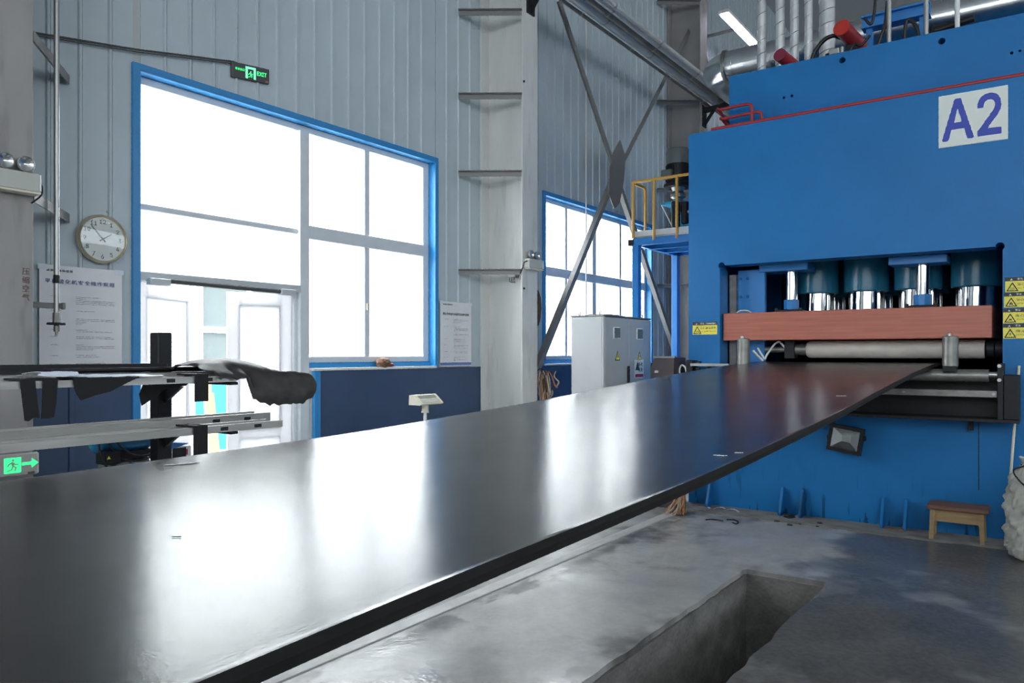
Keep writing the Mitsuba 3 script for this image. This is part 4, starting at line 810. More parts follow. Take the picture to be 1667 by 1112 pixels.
# ------------------------------------------------------------------ on the sill, by the wall
v = trimesh.creation.icosphere(3, 1.0)
q = v.vertices
q *= (1 + 0.35 * (meshkit.fbm(q * 2.2 + 4, 3) - 0.5))[:, None]
v.vertices = q * np.array([0.06, 0.085, 0.05]) + np.array([XW - 0.0, 5.33, 1.51])
k = thing('cloth_bundle', 'small brown cloth bundle on the sill of the big window', 'bundle')
part(k, 'wad', v, CLOTHBROWN, smooth=True)
v2 = trimesh.creation.icosphere(2, 1.0); v2.vertices = v2.vertices * np.array([0.025, 0.05, 0.018]) + np.array([XW + 0.0, 5.43, 1.49])
part(k, 'red_end', v2, mat('red_end', (0.16, 0.02, 0.015), 0.6), smooth=True, label='dark red end')

k = thing('bench_scale', 'ivory weighing scale with its display on a thin pole before the blue lower wall', 'scale')
hd = Polygon([(0.0, 0.0), (0.135, 0.0), (0.150, 0.012), (0.060, 0.088), (0.045, 0.092), (0.005, 0.088)])      # side view: (towards room, up)
hm = trimesh.creation.extrude_polygon(hd, 0.30, engine='earcut')
hv = hm.vertices
hm.vertices = np.stack([-4.66 + hv[:, 0], 4.955 + hv[:, 2], 1.145 + hv[:, 1]], 1)
if hm.volume < 0: hm.invert()
part(k, 'head', hm, IVORY)
nrm_ = np.array([0.076, 0, 0.09]); nrm_ /= np.linalg.norm(nrm_); upv = np.array([-0.09, 0, 0.076]); upv /= np.linalg.norm(upv)
base_ = np.array([-4.51 - 0.000, 0, 1.157])
def on_head(y0, y1, s0, s1, lift=0.0012):
    m = trimesh.creation.box((y1 - y0, s1 - s0, 0.0015)); m.apply_translation(((y1 + y0) / 2, (s0 + s1) / 2, lift))
    return place(m, base_, (0, 1, 0), upv) if False else trimesh.Trimesh(base_ + m.vertices[:, :1] * np.array([0, 1, 0]) + m.vertices[:, 1:2] * upv + m.vertices[:, 2:] * nrm_, m.faces, process=False)
part(k, 'keypad', on_head(4.985, 5.225, 0.012, 0.062), mat('keypad', (0.42, 0.41, 0.36), 0.5))
part(k, 'display', on_head(4.99, 5.22, 0.072, 0.108), mat('display', (0.25, 0.25, 0.22), 0.3))
part(k, 'collar', cat(cyl((-4.6, 5.105, 1.085), (-4.6, 5.105, 1.146), 0.030, 16), cyl((-4.6, 5.105, 1.07), (-4.6, 5.105, 1.085), 0.034, 16)), IVORY, smooth=30)
part(k, 'pole', cyl((-4.6, 5.105, 0.10), (-4.6, 5.105, 1.08), 0.015, 14), WHITEP, smooth=30)
part(k, 'platform', cat(box(-4.64, -4.15, 4.85, 5.36, 0.06, 0.11, 0.01), box(-4.60, -4.2, 4.9, 5.3, 0.0, 0.06)), STEEL)

# electrical cabinet beside the column
k = thing('control_cabinet', 'tall grey electrical cabinet with two doors in front of the far window', 'cabinet')
part(k, 'body', cat(box(-4.11, -3.745, 6.83, 7.94, 0.1, 1.985, 0.006), box(-4.09, -3.76, 6.85, 7.92, 0, 0.1)), CABINET)
part(k, 'roof', box(-4.12, -3.725, 6.825, 7.945, 1.985, 2.0, 0.004), DULLSTEEL)
part(k, 'corner_post', box(-3.75, -3.72, 6.826, 6.852, 0.1, 1.985, 0.008), CABINET)
for i, (a, b) in enumerate(((6.858, 7.382), (7.388, 7.93))):
    d = part(k, 'door', box(-3.742, -3.72, a, b, 0.12, 1.975, 0.004), CABINET)
    va = (7.025, 7.565)[i]
    part(d, 'meter_frame', box(-3.722, -3.712, va, va + 0.15, 1.755, 1.88, 0.004), WHITEP)
    part(d, 'meter_face', box(-3.713, -3.709, va + 0.012, va + 0.138, 1.765, 1.87), mat('meter_face%d' % i, (0.13, 0.14, 0.135), 0.3))
    ty = (7.065, 7.585)[i]
    tri = Polygon([(0, 0), (0.105, 0), (0.0525, 0.10)])
    part(d, 'warning_triangle', flatpoly(tri, (-3.719, ty, 1.53), WR, WU, 0.0012), SIGNBLACK)
    part(d, 'warning_triangle_face', flatpoly(tri.buffer(-0.009), (-3.7175, ty, 1.53), WR, WU, 0.0012), SIGNYEL)
    part(d, 'warning_bolt', flatpoly(Polygon([(0.056, 0.066), (0.044, 0.042), (0.053, 0.042), (0.047, 0.02), (0.064, 0.048), (0.055, 0.048)]), (-3.716, ty, 1.53), WR, WU, 0.0012), SIGNBLACK)
    if i == 0:
        part(d, 'handle', box(-3.72, -3.70, 7.335, 7.375, 1.29, 1.47, 0.006), BLACKSTEEL, label='black lever handle')
    else:
        part(d, 'notice', box(-3.719, -3.716, 7.515, 7.735, 1.335, 1.535), SIGNWHITE, label='white notice with a red strip')
        part(d, 'notice_characters', cat(place(han('有电', 0.055, 0.001), (-3.716, 7.60, 1.455), WR, WU), place(han('危险', 0.055, 0.001), (-3.716, 7.60, 1.395), WR, WU)), SIGNBLACK)
        part(d, 'notice_symbol', flatpoly(tri, (-3.716, 7.53, 1.42), WR, WU, 0.001).copy(), SIGNBLACK)
        part(d, 'notice_strip', box(-3.716, -3.715, 7.525, 7.725, 1.343, 1.378), SIGNRED)
for (x, yy) in ((-4.05, 6.9), (-3.8, 6.9), (-4.05, 7.86), (-3.8, 7.86)):
    ang = np.linspace(0, 2 * np.pi, 17)
    part(k, 'lifting_eye', tube(np.stack([np.full(17, x), yy + 0.018 * np.cos(ang), 2.022 + 0.018 * np.sin(ang)], 1), 0.005, 6, False), STEEL, smooth=60)
part(k, 'roof_tray', box(-4.05, -3.82, 7.05, 7.35, 2.0, 2.018, 0.004), DULLSTEEL)
for j in range(9):
    pass

# rags and a dark bundle hanging behind the pale column
k = thing('rag_bundle', 'bundle of brown and orange rags hanging behind the pale column', 'rags')
for i in range(46):
    r = np.random.default_rng(100 + i)
    a = np.array([-4.70 + 0.05 * r.standard_normal(), 7.235 + 0.022 * r.standard_normal(), 1.42 - 0.12 * r.random()])
    d = np.array([0.03 * r.standard_normal(), 0.05 * r.standard_normal() + 0.03, -0.17 - 0.15 * r.random()])
    pts = smooth_path([a, a + d * 0.4 + 0.012 * r.standard_normal(3), a + d * 0.75 + 0.014 * r.standard_normal(3), a + d], 4)
    part(k, 'strand', tube(pts, np.linspace(0.006, 0.011, len(pts)), 5), RAGS[int(r.integers(0, 4))], smooth=60)
part(k, 'hook', tube(smooth_path([(-4.765, 7.16, 1.40), (-4.74, 7.20, 1.43), (-4.70, 7.235, 1.40)], 4), 0.006, 6), BLACKSTEEL)
v = trimesh.creation.icosphere(3, 1.0); q = v.vertices
q *= (1 + 0.5 * (meshkit.fbm(q * 2.0 + 1, 3) - 0.5))[:, None]
v.vertices = q * np.array([0.05, 0.045, 0.20]) + np.array([-4.79, 7.205, 2.13])
solo('dark_bundle', v, RAGS[2], 'dark brown bundle hanging on the edge of the pale column', 'bundle', smooth=True)

# ================================================================== RACK WITH RAILS, LEFT
k = thing('storage_rack', 'dark steel rack carrying long rails beside the rubber sheet', 'rack')
def rackpost(y, top):
    p = part(k, 'post', box(-3.79, -3.71, y - 0.038, y + 0.038, 0, top, 0.005), BLACKSTEEL)
    for z in (1.448, 1.218):
        part(p, 'arm', cat(box(-3.71, -3.12, y - 0.02, y + 0.02, z + 0.006, z + 0.02, 0.002), prism(Polygon([(-3.71, z - 0.10), (-3.71, z - 0.012), (-3.55, z - 0.012)]), 'y', y - 0.008, y + 0.008)), BLACKSTEEL)
    part(p, 'foot', box(-3.85, -3.0, y - 0.06, y + 0.06, 0, 0.05, 0.005), BLACKSTEEL)
rackpost(2.138, 1.708)
rackpost(0.55, 1.60)
rackpost(-1.2, 1.60)
def rail(x0, x1, ya, yb, z0, z1, label):
    p = Polygon([(x0, z0), (x1, z0), (x1, z1), (x1 - 0.02, z1), (x1 - 0.02, z1 - 0.012), (x0 + 0.02, z1 - 0.012), (x0 + 0.02, z1), (x0, z1)])
    kk = thing('metal_rail', label, 'rail')
    part(kk, 'channel', prism(p, 'y', ya, yb), RAIL)
    for s in (0.16, 0.34):
        yy = yb - s
        part(kk, 'slot', prism(sbox(yy, (z0 + z1) / 2 - 0.006, yy + 0.035, (z0 + z1) / 2 + 0.006).buffer(0.002), 'x', x1 - 0.001, x1 + 0.0008), BLACKSTEEL)
rail(-3.22, -3.10, -2.2, 2.135, 1.470, 1.498, 'front metal rail on the upper arms of the rack, under the rubber flaps')
rail(-3.60, -3.42, -2.2, 2.41, 1.470, 1.510, 'rear metal rail on the upper arms of the rack')
rail(-3.24, -3.10, -2.2, 2.395, 1.240, 1.272, 'front metal rail on the lower arms, the longer one')
rail(-3.58, -3.42, -2.2, 2.563, 1.240, 1.286, 'rear metal rail on the lower arms of the rack')
solo('steel_beam', box(-3.70, -3.62, -2.2, 2.10, 1.510, 1.552, 0.004), BLACKSTEEL, 'long black beam lying along the rear rail of the rack', 'beam')
for i, (ya, yb, z) in enumerate(((1.2, 2.25, 1.512), (1.5, 2.31, 1.523))):
    solo('flat_bar', box(-3.61 + 0.05 * i, -3.54 + 0.05 * i, ya, yb, z, z + 0.012, 0.002), BLACKSTEEL, ['black flat bar lying against the beam, the lower one', 'black flat bar lying against the beam, the upper one'][i], 'bar')
def flap(pts, label, th=0.006, x=-3.096, curl=0.0):
    """a rubber piece hooked over the front rail: the hanging outline, with a tab lying back over the rail"""
    pts = np.array(pts)
    m = prism(Polygon(pts), 'x', x, x + th)
    top = pts[:, 1].max()
    a, b = pts[pts[:, 1] > top - 0.012][:, 0].min(), pts[pts[:, 1] > top - 0.012][:, 0].max()
    tab = box(x - 0.14, x + th, a, b, top - 0.004, top + 0.004)
    return cat(m, tab)
for pts, lab in (([(1.222, 1.503), (1.272, 1.503), (1.283, 1.40), (1.288, 1.36), (1.268, 1.362), (1.25, 1.35), (1.238, 1.352)], 'black rubber strip hanging from the upper rail, the leftmost strip'),
                 ([(1.300, 1.503), (1.352, 1.503), (1.347, 1.42), (1.338, 1.36), (1.318, 1.355), (1.295, 1.357)], 'black rubber strip hanging from the upper rail, second from the left'),
                 ([(1.408, 1.503), (1.668, 1.503), (1.62, 1.482), (1.55, 1.448), (1.49, 1.435), (1.437, 1.418), (1.420, 1.445), (1.412, 1.47)], 'black rubber offcut hanging in a wedge from the upper rail'),
                 ([(1.921, 1.507), (1.984, 1.507), (1.984, 1.388), (1.921, 1.388)], 'short black rubber tab hanging near the end of the upper rail')):
    solo('rubber_strip', flap(pts, lab), RUBBERFLAP, lab, 'rubber strip')
solo('rubber_strip', flap([(1.915, 1.276), (1.981, 1.276), (1.981, 1.12), (1.915, 1.12)], ''), RUBBERFLAP, 'black rubber strip hanging from the lower rail', 'rubber strip')
solo('rubber_strip', cat(prism(Polygon([(1.80, 1.47), (2.02, 1.47), (2.0, 1.452), (1.90, 1.44), (1.84, 1.40), (1.79, 1.37), (1.78, 1.42)]), 'x', -3.30, -3.292)), RUBBERFLAP, 'torn black rubber scrap under the upper rail beside the post', 'rubber strip')
# thin plastic film and papers on the upper rail
for i, (ya, yb, hump, lab) in enumerate(((1.33, 1.47, 0.018, 'crumpled white film on the upper rail, the left piece'), (1.45, 1.60, 0.008, 'wrinkled white film on the upper rail, the middle piece'), (1.56, 1.78, 0.006, 'flat white film on the upper rail, the right piece'))):
    a, b = 14, 22
    V = np.zeros((a, b, 3))
    for s in range(a):
        for t in range(b):
            x = -3.40 + 0.31 * s / (a - 1)
            y_ = ya + (yb - ya) * t / (b - 1) + 0.02 * math.sin(s * 1.1 + i)
            z = 1.504 + hump * meshkit.fbm(np.array([[x * 14, y_ * 14, i * 5.0]]), 3)[0] + (hump * 0.8 * math.exp(-((s - 6) / 3) ** 2))
            V[s, t] = (x, y_, z)
    solo('plastic_film', shell(V, 0.001), FILM, lab, 'plastic film', smooth=40)
# draped rubber sheet over the end of the upper rails
a, b = 46, 40
V = np.zeros((a, b, 3))
for j in range(b):
    y_ = 2.03 + 0.53 * j / (b - 1)
    q = j / (b - 1)
    crest = 1.532 + 0.042 * math.sin(math.pi * min(1, q * 1.25 + 0.12)) - 0.045 * max(0, q - 0.55) / 0.45
    low = np.interp(q, [0, 0.28, 0.33, 0.40, 0.78, 0.80, 0.9, 1.0], [1.505, 1.50, 1.40, 1.366, 1.362, 1.35, 1.365, 1.385])
    path = [(-3.52, crest - 0.028), (-3.42, crest - 0.004), (-3.30, crest), (-3.18, crest - 0.016), (-3.10, 1.512 - 0.03 * max(0, q - 0.6)), (-3.075, min(1.490, low + 0.05)), (-3.08, low)]
    sp = smooth_path([(p[0], 0, p[1]) for p in path], 8)
    d = np.concatenate([[0], np.cumsum(np.linalg.norm(np.diff(sp, axis=0), axis=1))])
    u = np.linspace(0, d[-1], a)
    for i in range(a):
        x, z = np.interp(u[i], d, sp[:, 0]), np.interp(u[i], d, sp[:, 2])
        n_ = meshkit.fbm(np.array([[x * 9, y_ * 9, z * 9]]), 3)[0] - 0.5
        ragged = 0.018 * meshkit.noise(np.array([[y_ * 40, 2, 0.0]]))[0] * (i / a) ** 3
        V[i, j] = (x + 0.012 * n_, y_ + 0.015 * n_ + (0.02 * math.sin(i * 0.35) if j in (0, b - 1) else 0), z + 0.016 * n_ - ragged)
solo('rubber_drape', shell(V[:, ::-1], 0.005), mat('drape', lambda p, n, uv: mi.Color3f(0.03, 0.028, 0.027) * (0.5 + 1.0 * fbm(p.x * 20.0, p.y * 20.0, p.z * 20.0, 3)), 0.5, spec=0.4), 'crumpled black rubber sheet draped over the end of the upper rails', 'rubber sheet', smooth=50)

# blue pump with hoses low behind the rack
PUMP = np.array([-0.10, 0.045, 0.0])
def shifted(m):
    m.apply_translation(PUMP)
    return m
k = thing('blue_pump', 'blue pump with black hoses standing behind the rack', 'pump')
part(k, 'tank', shifted(lathe([(0, 0), (0.05, 0.0), (0.066, 0.012), (0.072, 0.03), (0.072, 0.26), (0.066, 0.285), (0.05, 0.297), (0, 0.297)], (-3.9, 1.87, 1.155), 'y', 28)), mat('pump_blue', (0.02, 0.16, 0.34), 0.35), smooth=40)
part(k, 'motor_body', shifted(lathe([(0, 0), (0.075, 0), (0.075, 0.21), (0, 0.21)], (-3.9, 1.93, 0.98), 'y', 24)), STEEL, smooth=40)
for q in range(3):
    part(k, 'clamp_ring', shifted(lathe([(0.0, 0), (0.080, 0), (0.080, 0.012), (0, 0.012)], (-3.9, 1.955 + 0.075 * q, 0.98), 'y', 24)), DULLSTEEL, smooth=40)
part(k, 'switch_box', shifted(box(-3.90, -3.80, 1.885, 1.965, 1.035, 1.105, 0.004)), BLACKSTEEL)
part(k, 'switch_label', shifted(flatpoly([(0, 0), (0.018, 0), (0.009, 0.018)], (-3.799, 1.893, 1.065), WR, WU)), SIGNYEL)
part(k, 'stand', shifted(cat(box(-3.98, -3.82, 1.9, 2.2, 0.0, 0.03), *[box(x - 0.015, x + 0.015, y_ - 0.015, y_ + 0.015, 0.03, 0.93) for x in (-3.96, -3.84) for y_ in (1.93, 2.16)])), BLACKSTEEL)
part(k, 'saddle', shifted(box(-3.96, -3.84, 1.93, 2.16, 1.05, 1.09)), BLACKSTEEL)
part(k, 'saddle', shifted(box(-3.97, -3.83, 1.92, 2.17, 0.90, 0.93)), BLACKSTEEL)
for P in ([(-3.83, 1.868, 1.16), (-3.80, 1.855, 1.12), (-3.79, 1.865, 1.07), (-3.79, 1.885, 1.03), (-3.79, 1.89, 0.96)],
          [(-3.82, 1.90, 1.19), (-3.80, 1.91, 1.13), (-3.80, 1.935, 1.10)],
          [(-3.82, 1.925, 1.20), (-3.78, 1.95, 1.13), (-3.76, 2.02, 1.075), (-3.76, 2.09, 1.072), (-3.79, 2.135, 1.10), (-3.82, 2.125, 1.17)],
          [(-3.80, 1.97, 1.06), (-3.78, 2.03, 1.045), (-3.78, 2.11, 1.055), (-3.80, 2.15, 1.085), (-3.83, 2.165, 1.13)]):
    part(k, 'hose', shifted(tube(smooth_path(P, 6), 0.0055, 8)), BLACKHOSE, smooth=60)
k = thing('small_device', 'small white and black device with a blue lid standing behind the rack', 'device')
part(k, 'case', box(-4.0, -3.9, 2.28, 2.40, 0.0, 1.09, 0.004), WHITEP)
part(k, 'panel', box(-3.9, -3.894, 2.29, 2.365, 1.02, 1.085), BLACKSTEEL)
part(k, 'button', box(-3.895, -3.888, 2.362, 2.372, 1.045, 1.075), SIGNRED)
part(k, 'lid', prism(Polygon([(2.265, 1.075), (2.30, 1.115), (2.385, 1.105), (2.345, 1.095)]), 'x', -3.99, -3.90), mat('lid_blue', (0.03, 0.14, 0.40), 0.5))

# ================================================================== THE RUBBER SHEET
py = [-4.0, -1.5, 0.0, 0.5, 1.0, 2.0, 3.0, 4.0, 5.0, 6.0, 7.0, 7.7, 8.4]
ph = [0.41, 0.405, 0.390, 0.382, 0.370, 0.352, 0.317, 0.270, 0.212, 0.158, 0.113, 0.088, 0.084]
from scipy.interpolate import CubicSpline
sag = CubicSpline(py, ph)
ys = np.linspace(-4.0, 8.35, 120)
TH = 0.030
def sheet_x(y):
    t = np.clip((y + 1) / 8.7, 0, 1)
    return -2.49 - 0.06 * t, -0.795 - 0.06 * t
XSEC = [0.0, 0.004, 0.02] + list(np.linspace(0.06, 0.94, 12)) + [0.975, 0.989, 0.9925, 0.9955, 0.998, 1.0]
Vt = np.zeros((len(ys), len(XSEC), 3))
for i, y_ in enumerate(ys):
    xl, xr = sheet_x(y_)
    for j, u in enumerate(XSEC):
        drop = {0: 0.005, 1: 0.0015}.get(j, 0) - 0.0026 * max(0.0, (u - 0.99) / 0.01) ** 1.3      # the right edge stands up in a low bead
        wob = 0.0022 * (meshkit.noise(np.array([[u * 3.0, y_ * 1.3, 0.0]]))[0] - 0.5)
        Vt[i, j] = (xl + (xr - xl) * u + 0.004 * (meshkit.noise(np.array([[0, y_ * 2.0, 5.0 * round(u)]]))[0] - 0.5), y_, 1.6 - sag(y_) - drop + wob)
k = thing('rubber_sheet', 'wide black rubber sheet running out of the blue press towards the viewer', 'rubber sheet')
topm = quadgrid(Vt)
if topm.face_normals[:, 2].mean() < 0: topm.invert()
part(k, 'top_face', topm, RUBBER, smooth=True)
Vb = Vt.copy(); Vb[..., 2] = 1.6 - sag(ys)[:, None] - TH
def side(j, s):
    mid = np.stack([Vt[:, j], Vt[:, j] * [1, 1, 1] + np.array([0.0015 * s, 0, -0.012]), Vb[:, j]], 1)
    mid[:, 1, 2] = (Vt[:, j, 2] + Vb[:, j, 2]) / 2
    return quadgrid(mid)
part(k, 'cut_edge', cat(side(0, -1), side(len(XSEC) - 1, 1)), RUBBEREDGE, label='thick cut edge of the sheet')
part(k, 'under_face', quadgrid(Vb), RUBBERFLAP)
# little white scuffs and bits lying on the sheet
def scuff(x, y_, L, w, a, label, m=None, seed=0):
    r = np.random.default_rng(seed)
    n = 9
    V = np.zeros((3, n, 3))
    for t in range(n):
        s = L * (t / (n - 1) - 0.5)
        ww = w * (0.35 + 0.65 * r.random()) * math.sin(math.pi * (t + 0.6) / (n + 0.2))
        for q in range(3):
            px, py_ = x + math.cos(a) * s - math.sin(a) * ww * (q - 1), y_ + math.sin(a) * s + math.cos(a) * ww * (q - 1)
            V[q, t] = (px, py_, 1.6 - float(sag(py_)) + 0.0012 + 0.0008 * (q == 1))
    mm = shell(V, 0.001)
    solo('scrap', mm, m or WHITEP, label, 'scrap', smooth=40)
scuff(-0.90, 2.45, 0.045, 0.006, 0.2, 'tiny white scrap near the right edge of the sheet, the larger of the pair', seed=1)
scuff(-0.865, 2.53, 0.03, 0.003, 0.5, 'tiny white scrap near the right edge of the sheet, the smaller of the pair', seed=2)
scuff(-0.97, 4.55, 0.055, 0.006, 0.4, 'tiny white scrap on the sheet nearest the press', seed=3)
scuff(-2.33, 1.40, 0.11, 0.022, 1.2, 'white scuffed patch at the left edge of the sheet', m=mat('scuff', (0.35, 0.34, 0.34), 0.6), seed=4)
scuff(-1.45, 0.86, 0.018, 0.0010, 0.6, 'tiny dark fleck in the bright reflection on the sheet', m=BLACKSTEEL, seed=5)

# ================================================================== THE PRESS
YF = 7.70                                # front of the press
FX0, FX1 = -3.174, 0.12
HX0, HX1, HZ0, HZ1 = -2.832, -0.354, 1.03, 2.518
pr = thing('hydraulic_press', 'large blue hydraulic press marked A2', 'press')
holep = unary_union([sbox(HX0, HZ0, HX1, HZ1), Point(HX0 + 0.018, HZ1).buffer(0.034), Point(HX1 - 0.018, HZ1).buffer(0.034)])
fr = Polygon([(FX0, 0.0), (FX1, 0.0), (FX1, 3.94), (FX0, 3.94)]).difference(holep)
part(pr, 'front_frame', prism(fr, 'y', YF, YF + 0.24), PRESS)
for yy in (9.9, 12.2):
    part(pr, 'rear_frame', prism(Polygon([(FX0 + 0.02, 0.0), (FX1, 0.0), (FX1, 3.9), (FX0 + 0.02, 3.9)]).difference(sbox(HX0, HZ0, HX1, HZ1)), 'y', yy, yy + 0.24), PRESS)
ub = sbox(-2.838, 3.90, 0.45, 4.58)
for (x, z, r) in ((-1.699, 4.50, 0.030), (-0.839, 4.483, 0.030), (-2.263, 4.241, 0.014), (-2.183, 4.244, 0.014), (-0.30, 4.25, 0.013), (-0.24, 4.255, 0.011)):
    ub = ub.difference(Point(x, z).buffer(r))
part(pr, 'upper_beam', prism(ub, 'y', 8.0, 8.16), PRESS)
part(pr, 'upper_beam_body', box(-2.80, 0.45, 8.19, 12.4, 3.90, 4.50), PRESS)
part(pr, 'base', box(HX0 + 0.02, HX1 - 0.02, YF + 0.24, 12.4, 0, 0.95), PRESS)
part(pr, 'back_panel', box(FX0 + 0.02, FX1, 12.44, 12.5, 0, 3.9), PRESS)
part(pr, 'side_panel', box(FX1 - 0.04, FX1, YF + 0.24, 12.4, 0, 3.9), PRESS)
part(pr, 'side_panel', box(FX0 + 0.02, FX0 + 0.06, YF + 0.24, 12.4, 0, 3.9), PRESS)
part(pr, 'crown', box(HX0 - 0.1, HX1 + 0.1, YF + 0.24, 12.4, 2.70, 3.88), PRESS)
# lower seam and runs on the base
part(pr, 'seam', box(-0.53, -0.524, YF - 0.002, YF + 0.002, 0.42, 1.03), BLACKSTEEL)
# gusset fins on the foot of the front
for i, x in enumerate((-2.92, -2.18, -1.99, -1.275, -1.085)):
    part(pr, 'fin', prism(Polygon([(YF, 0.018), (YF - 0.15, 0.018), (YF - 0.15, 0.05), (YF - 0.045, 0.28), (YF, 0.28)]), 'x', x - 0.012, x + 0.012), PRESS)
# moving platen
part(pr, 'platen', box(-2.815, -0.432, YF + 0.05, 12.0, 1.738, 2.022, 0.006), PLATEN, label='red-brown steel platen')
part(pr, 'lower_platen', box(-2.79, -0.40, 8.5, 12.0, 0.98, 1.42), BLACKSTEEL)
# big cylinders
def cylinder(x, y_, r, zb):
    c = part(pr, 'cylinder', lathe([(0, zb), (r - 0.01, zb), (r, zb + 0.012), (r, 2.72)], (x, y_, 0), 'z', 40), TEAL, smooth=40)
    part(c, 'piston', lathe([(r * 0.80, 2.0), (r * 0.80, zb + 0.01)], (x, y_, 0), 'z', 40), CHROME, smooth=True)
for x in (-2.085, -1.595, -1.112, -0.612):
    cylinder(x, 8.62, 0.215, 2.243)
for x in (-2.085, -1.595, -1.112, -0.612):
    cylinder(x, 9.35, 0.215, 2.243)
# guide rods with their blocks
for x, x0, x1, zt in ((-2.22, -2.516, -2.026, 2.532), (-1.01, -1.286, -0.795, 2.522)):
    b = part(pr, 'rod_plate', box(x0, x1, 7.99, 8.30, zt - 0.078, zt, 0.006), PLATFORM)
    part(b, 'rod', lathe([(0.060, 2.10), (0.060, zt - 0.07)], (x, 8.12, 0), 'z', 28), CHROME, smooth=True)
    part(b, 'rod_nut', lathe([(0, 2.05), (0.078, 2.05), (0.078, 2.158), (0.06, 2.162), (0, 2.162)], (x, 8.12, 0), 'z', 10), PLATFORM, smooth=20)
    part(b, 'rod_flange', box(x - 0.11, x + 0.12, 7.98, 8.26, 2.02, 2.055, 0.006), BLACKSTEEL)
    for s in (-1, 1):
        part(b, 'rod_screw', cyl((x + 0.12 * s, 8.0, 2.02), (x + 0.12 * s, 8.0, 2.07), 0.018, 8), BLACKSTEEL)
g = part(pr, 'guide_plate', box(-2.751, -2.465, 8.02, 8.08, 1.50, 2.49, 0.005), PLATFORM)
for x in (-2.72, -2.645):
    for z in (2.40, 2.21):
        part(g, 'guide_bolt', lathe([(0, 0), (0.017, 0), (0.015, 0.014), (0, 0.014)], (x, 8.02, z), '-y', 8), PRESS)
part(pr, 'guide_rail', box(-2.82, -2.75, 7.96, 8.02, 1.1, 2.44), DULLSTEEL)
# red pipe along the top of the frame, with its two bent feeders
rd = part(pr, 'red_pipe', tube([(-2.93, 7.722, 3.957), (0.12, 7.722, 3.957)], 0.019, 12), REDPAINT, smooth=50, label='red pipe along the top edge')
for P in ([(-2.90, 8.6, 4.05), (-2.90, 7.88, 4.185), (-2.88, 7.85, 4.192), (-2.62, 7.85, 4.197), (-2.57, 7.85, 4.19), (-2.548, 7.85, 4.16), (-2.545, 7.85, 4.10), (-2.545, 7.85, 3.94)],
          [(-2.86, 8.6, 3.95), (-2.86, 7.88, 4.08), (-2.84, 7.85, 4.087), (-2.52, 7.85, 4.097), (-2.47, 7.85, 4.088), (-2.447, 7.85, 4.06), (-2.444, 7.85, 3.94)],
          [(-2.90, 8.4, 3.93), (-2.92, 7.83, 3.96), (-2.86, 7.73, 3.957)]):
    part(rd, 'feeder', tube(smooth_path(P, 5), 0.0165, 10), REDPAINT, smooth=50)
# white cable loops on the platen
part(pr, 'cable', tube(smooth_path([(-2.72, 7.86, 2.0), (-2.69, 7.83, 2.035), (-2.64, 7.82, 2.05), (-2.58, 7.83, 2.045), (-2.55, 7.86, 2.02)], 6), 0.008, 8), IVORY, smooth=50)

# A2 plate
k = thing('number_plate', 'white plate with a blue A2 on the press front', 'sign')
part(k, 'plate', box(-0.832, -0.314, YF - 0.006, YF, 3.425, 3.885, 0.002), SIGNWHITE)
a2 = place(latin('A2', 0.34, 0.0015, True), (-0.805, YF - 0.006, 3.49), PR, PU, width=0.445)
part(k, 'characters', a2, SIGNBLUE)

# yellow warning signs
def warning(x0, z0, w, h, head, text, eng, label, sym, hh=0.25, group=None):
    k = thing('warning_sign', label, 'warning sign')
    y0 = YF - 0.004
    part(k, 'plate', box(x0, x0 + w, y0, YF, z0, z0 + h * (1 - hh), 0.001), SIGNYEL)
    part(k, 'header', box(x0, x0 + w, y0, YF, z0 + h * (1 - hh), z0 + h), SIGNBLACK)
    part(k, 'header_text', cat(place(han('警告', h * hh * 0.62, 0.0008), (x0 + w * 0.32, y0, z0 + h * (1 - hh * 0.82)), PR, PU), place(latin('/WARNING', h * hh * 0.45, 0.0008, True), (x0 + w * 0.55, y0, z0 + h * (1 - hh * 0.72)), PR, PU, width=w * 0.4),
         flatpoly([(0, 0), (h * hh * .6, 0), (h * hh * .3, h * hh * .55)], (x0 + w * 0.13, y0, z0 + h * (1 - hh * 0.8)), PR, PU, 0.0008)), SIGNWHITE)
    b = h * (1 - hh) * 0.74
    tri = Polygon([(0, 0), (b * 1.08, 0), (b * 0.54, b * 0.95)])
    rim = tri.buffer(0.004).difference(tri.buffer(-0.004))
    symb = {'heat': unary_union([sbox(b * .3, b * .16, b * .78, b * .22)] + [affinity.translate(Polygon([(0, 0), (b * .05, b * .08), (0, b * .16), (b * .05, b * .16), (b * .1, b * .08), (b * .05, 0)]), b * (.36 + .13 * i), b * .27) for i in range(3)]),
            'cogs': unary_union([Point(b * .45, b * .28).buffer(b * .12), Point(b * .64, b * .24).buffer(b * .09), Point(b * .54, b * .45).buffer(b * .08)]),
            'hand': unary_union([Polygon([(b * .3, b * .15), (b * .75, b * .15), (b * .75, b * .22), (b * .3, b * .22)]), Polygon([(b * .42, b * .25), (b * .66, b * .25), (b * .70, b * .42), (b * .60, b * .36), (b * .5, b * .45)])]),
            'bolt': unary_union([Polygon([(b * .6, b * .62), (b * .42, b * .36), (b * .54, b * .36), (b * .46, b * .12), (b * .68, b * .42), (b * .56, b * .42)])])}[sym]
    part(k, 'symbol', cat(*[flatpoly(q, (x0 + w * 0.05, y0, z0 + h * 0.09), PR, PU, 0.0008) for s in (rim, symb) for q in getattr(s, 'geoms', [s]) if q.area > 1e-8]), SIGNBLACK)
    part(k, 'text', cat(place(han(text, h * (1 - hh) * 0.30, 0.0008), (x0 + w * 0.33, y0, z0 + h * 0.40), PR, PU, width=w * 0.62), place(latin(eng, h * 0.085, 0.0008), (x0 + w * 0.33, y0, z0 + h * 0.22), PR, PU, width=w * 0.62)), SIGNBLACK)
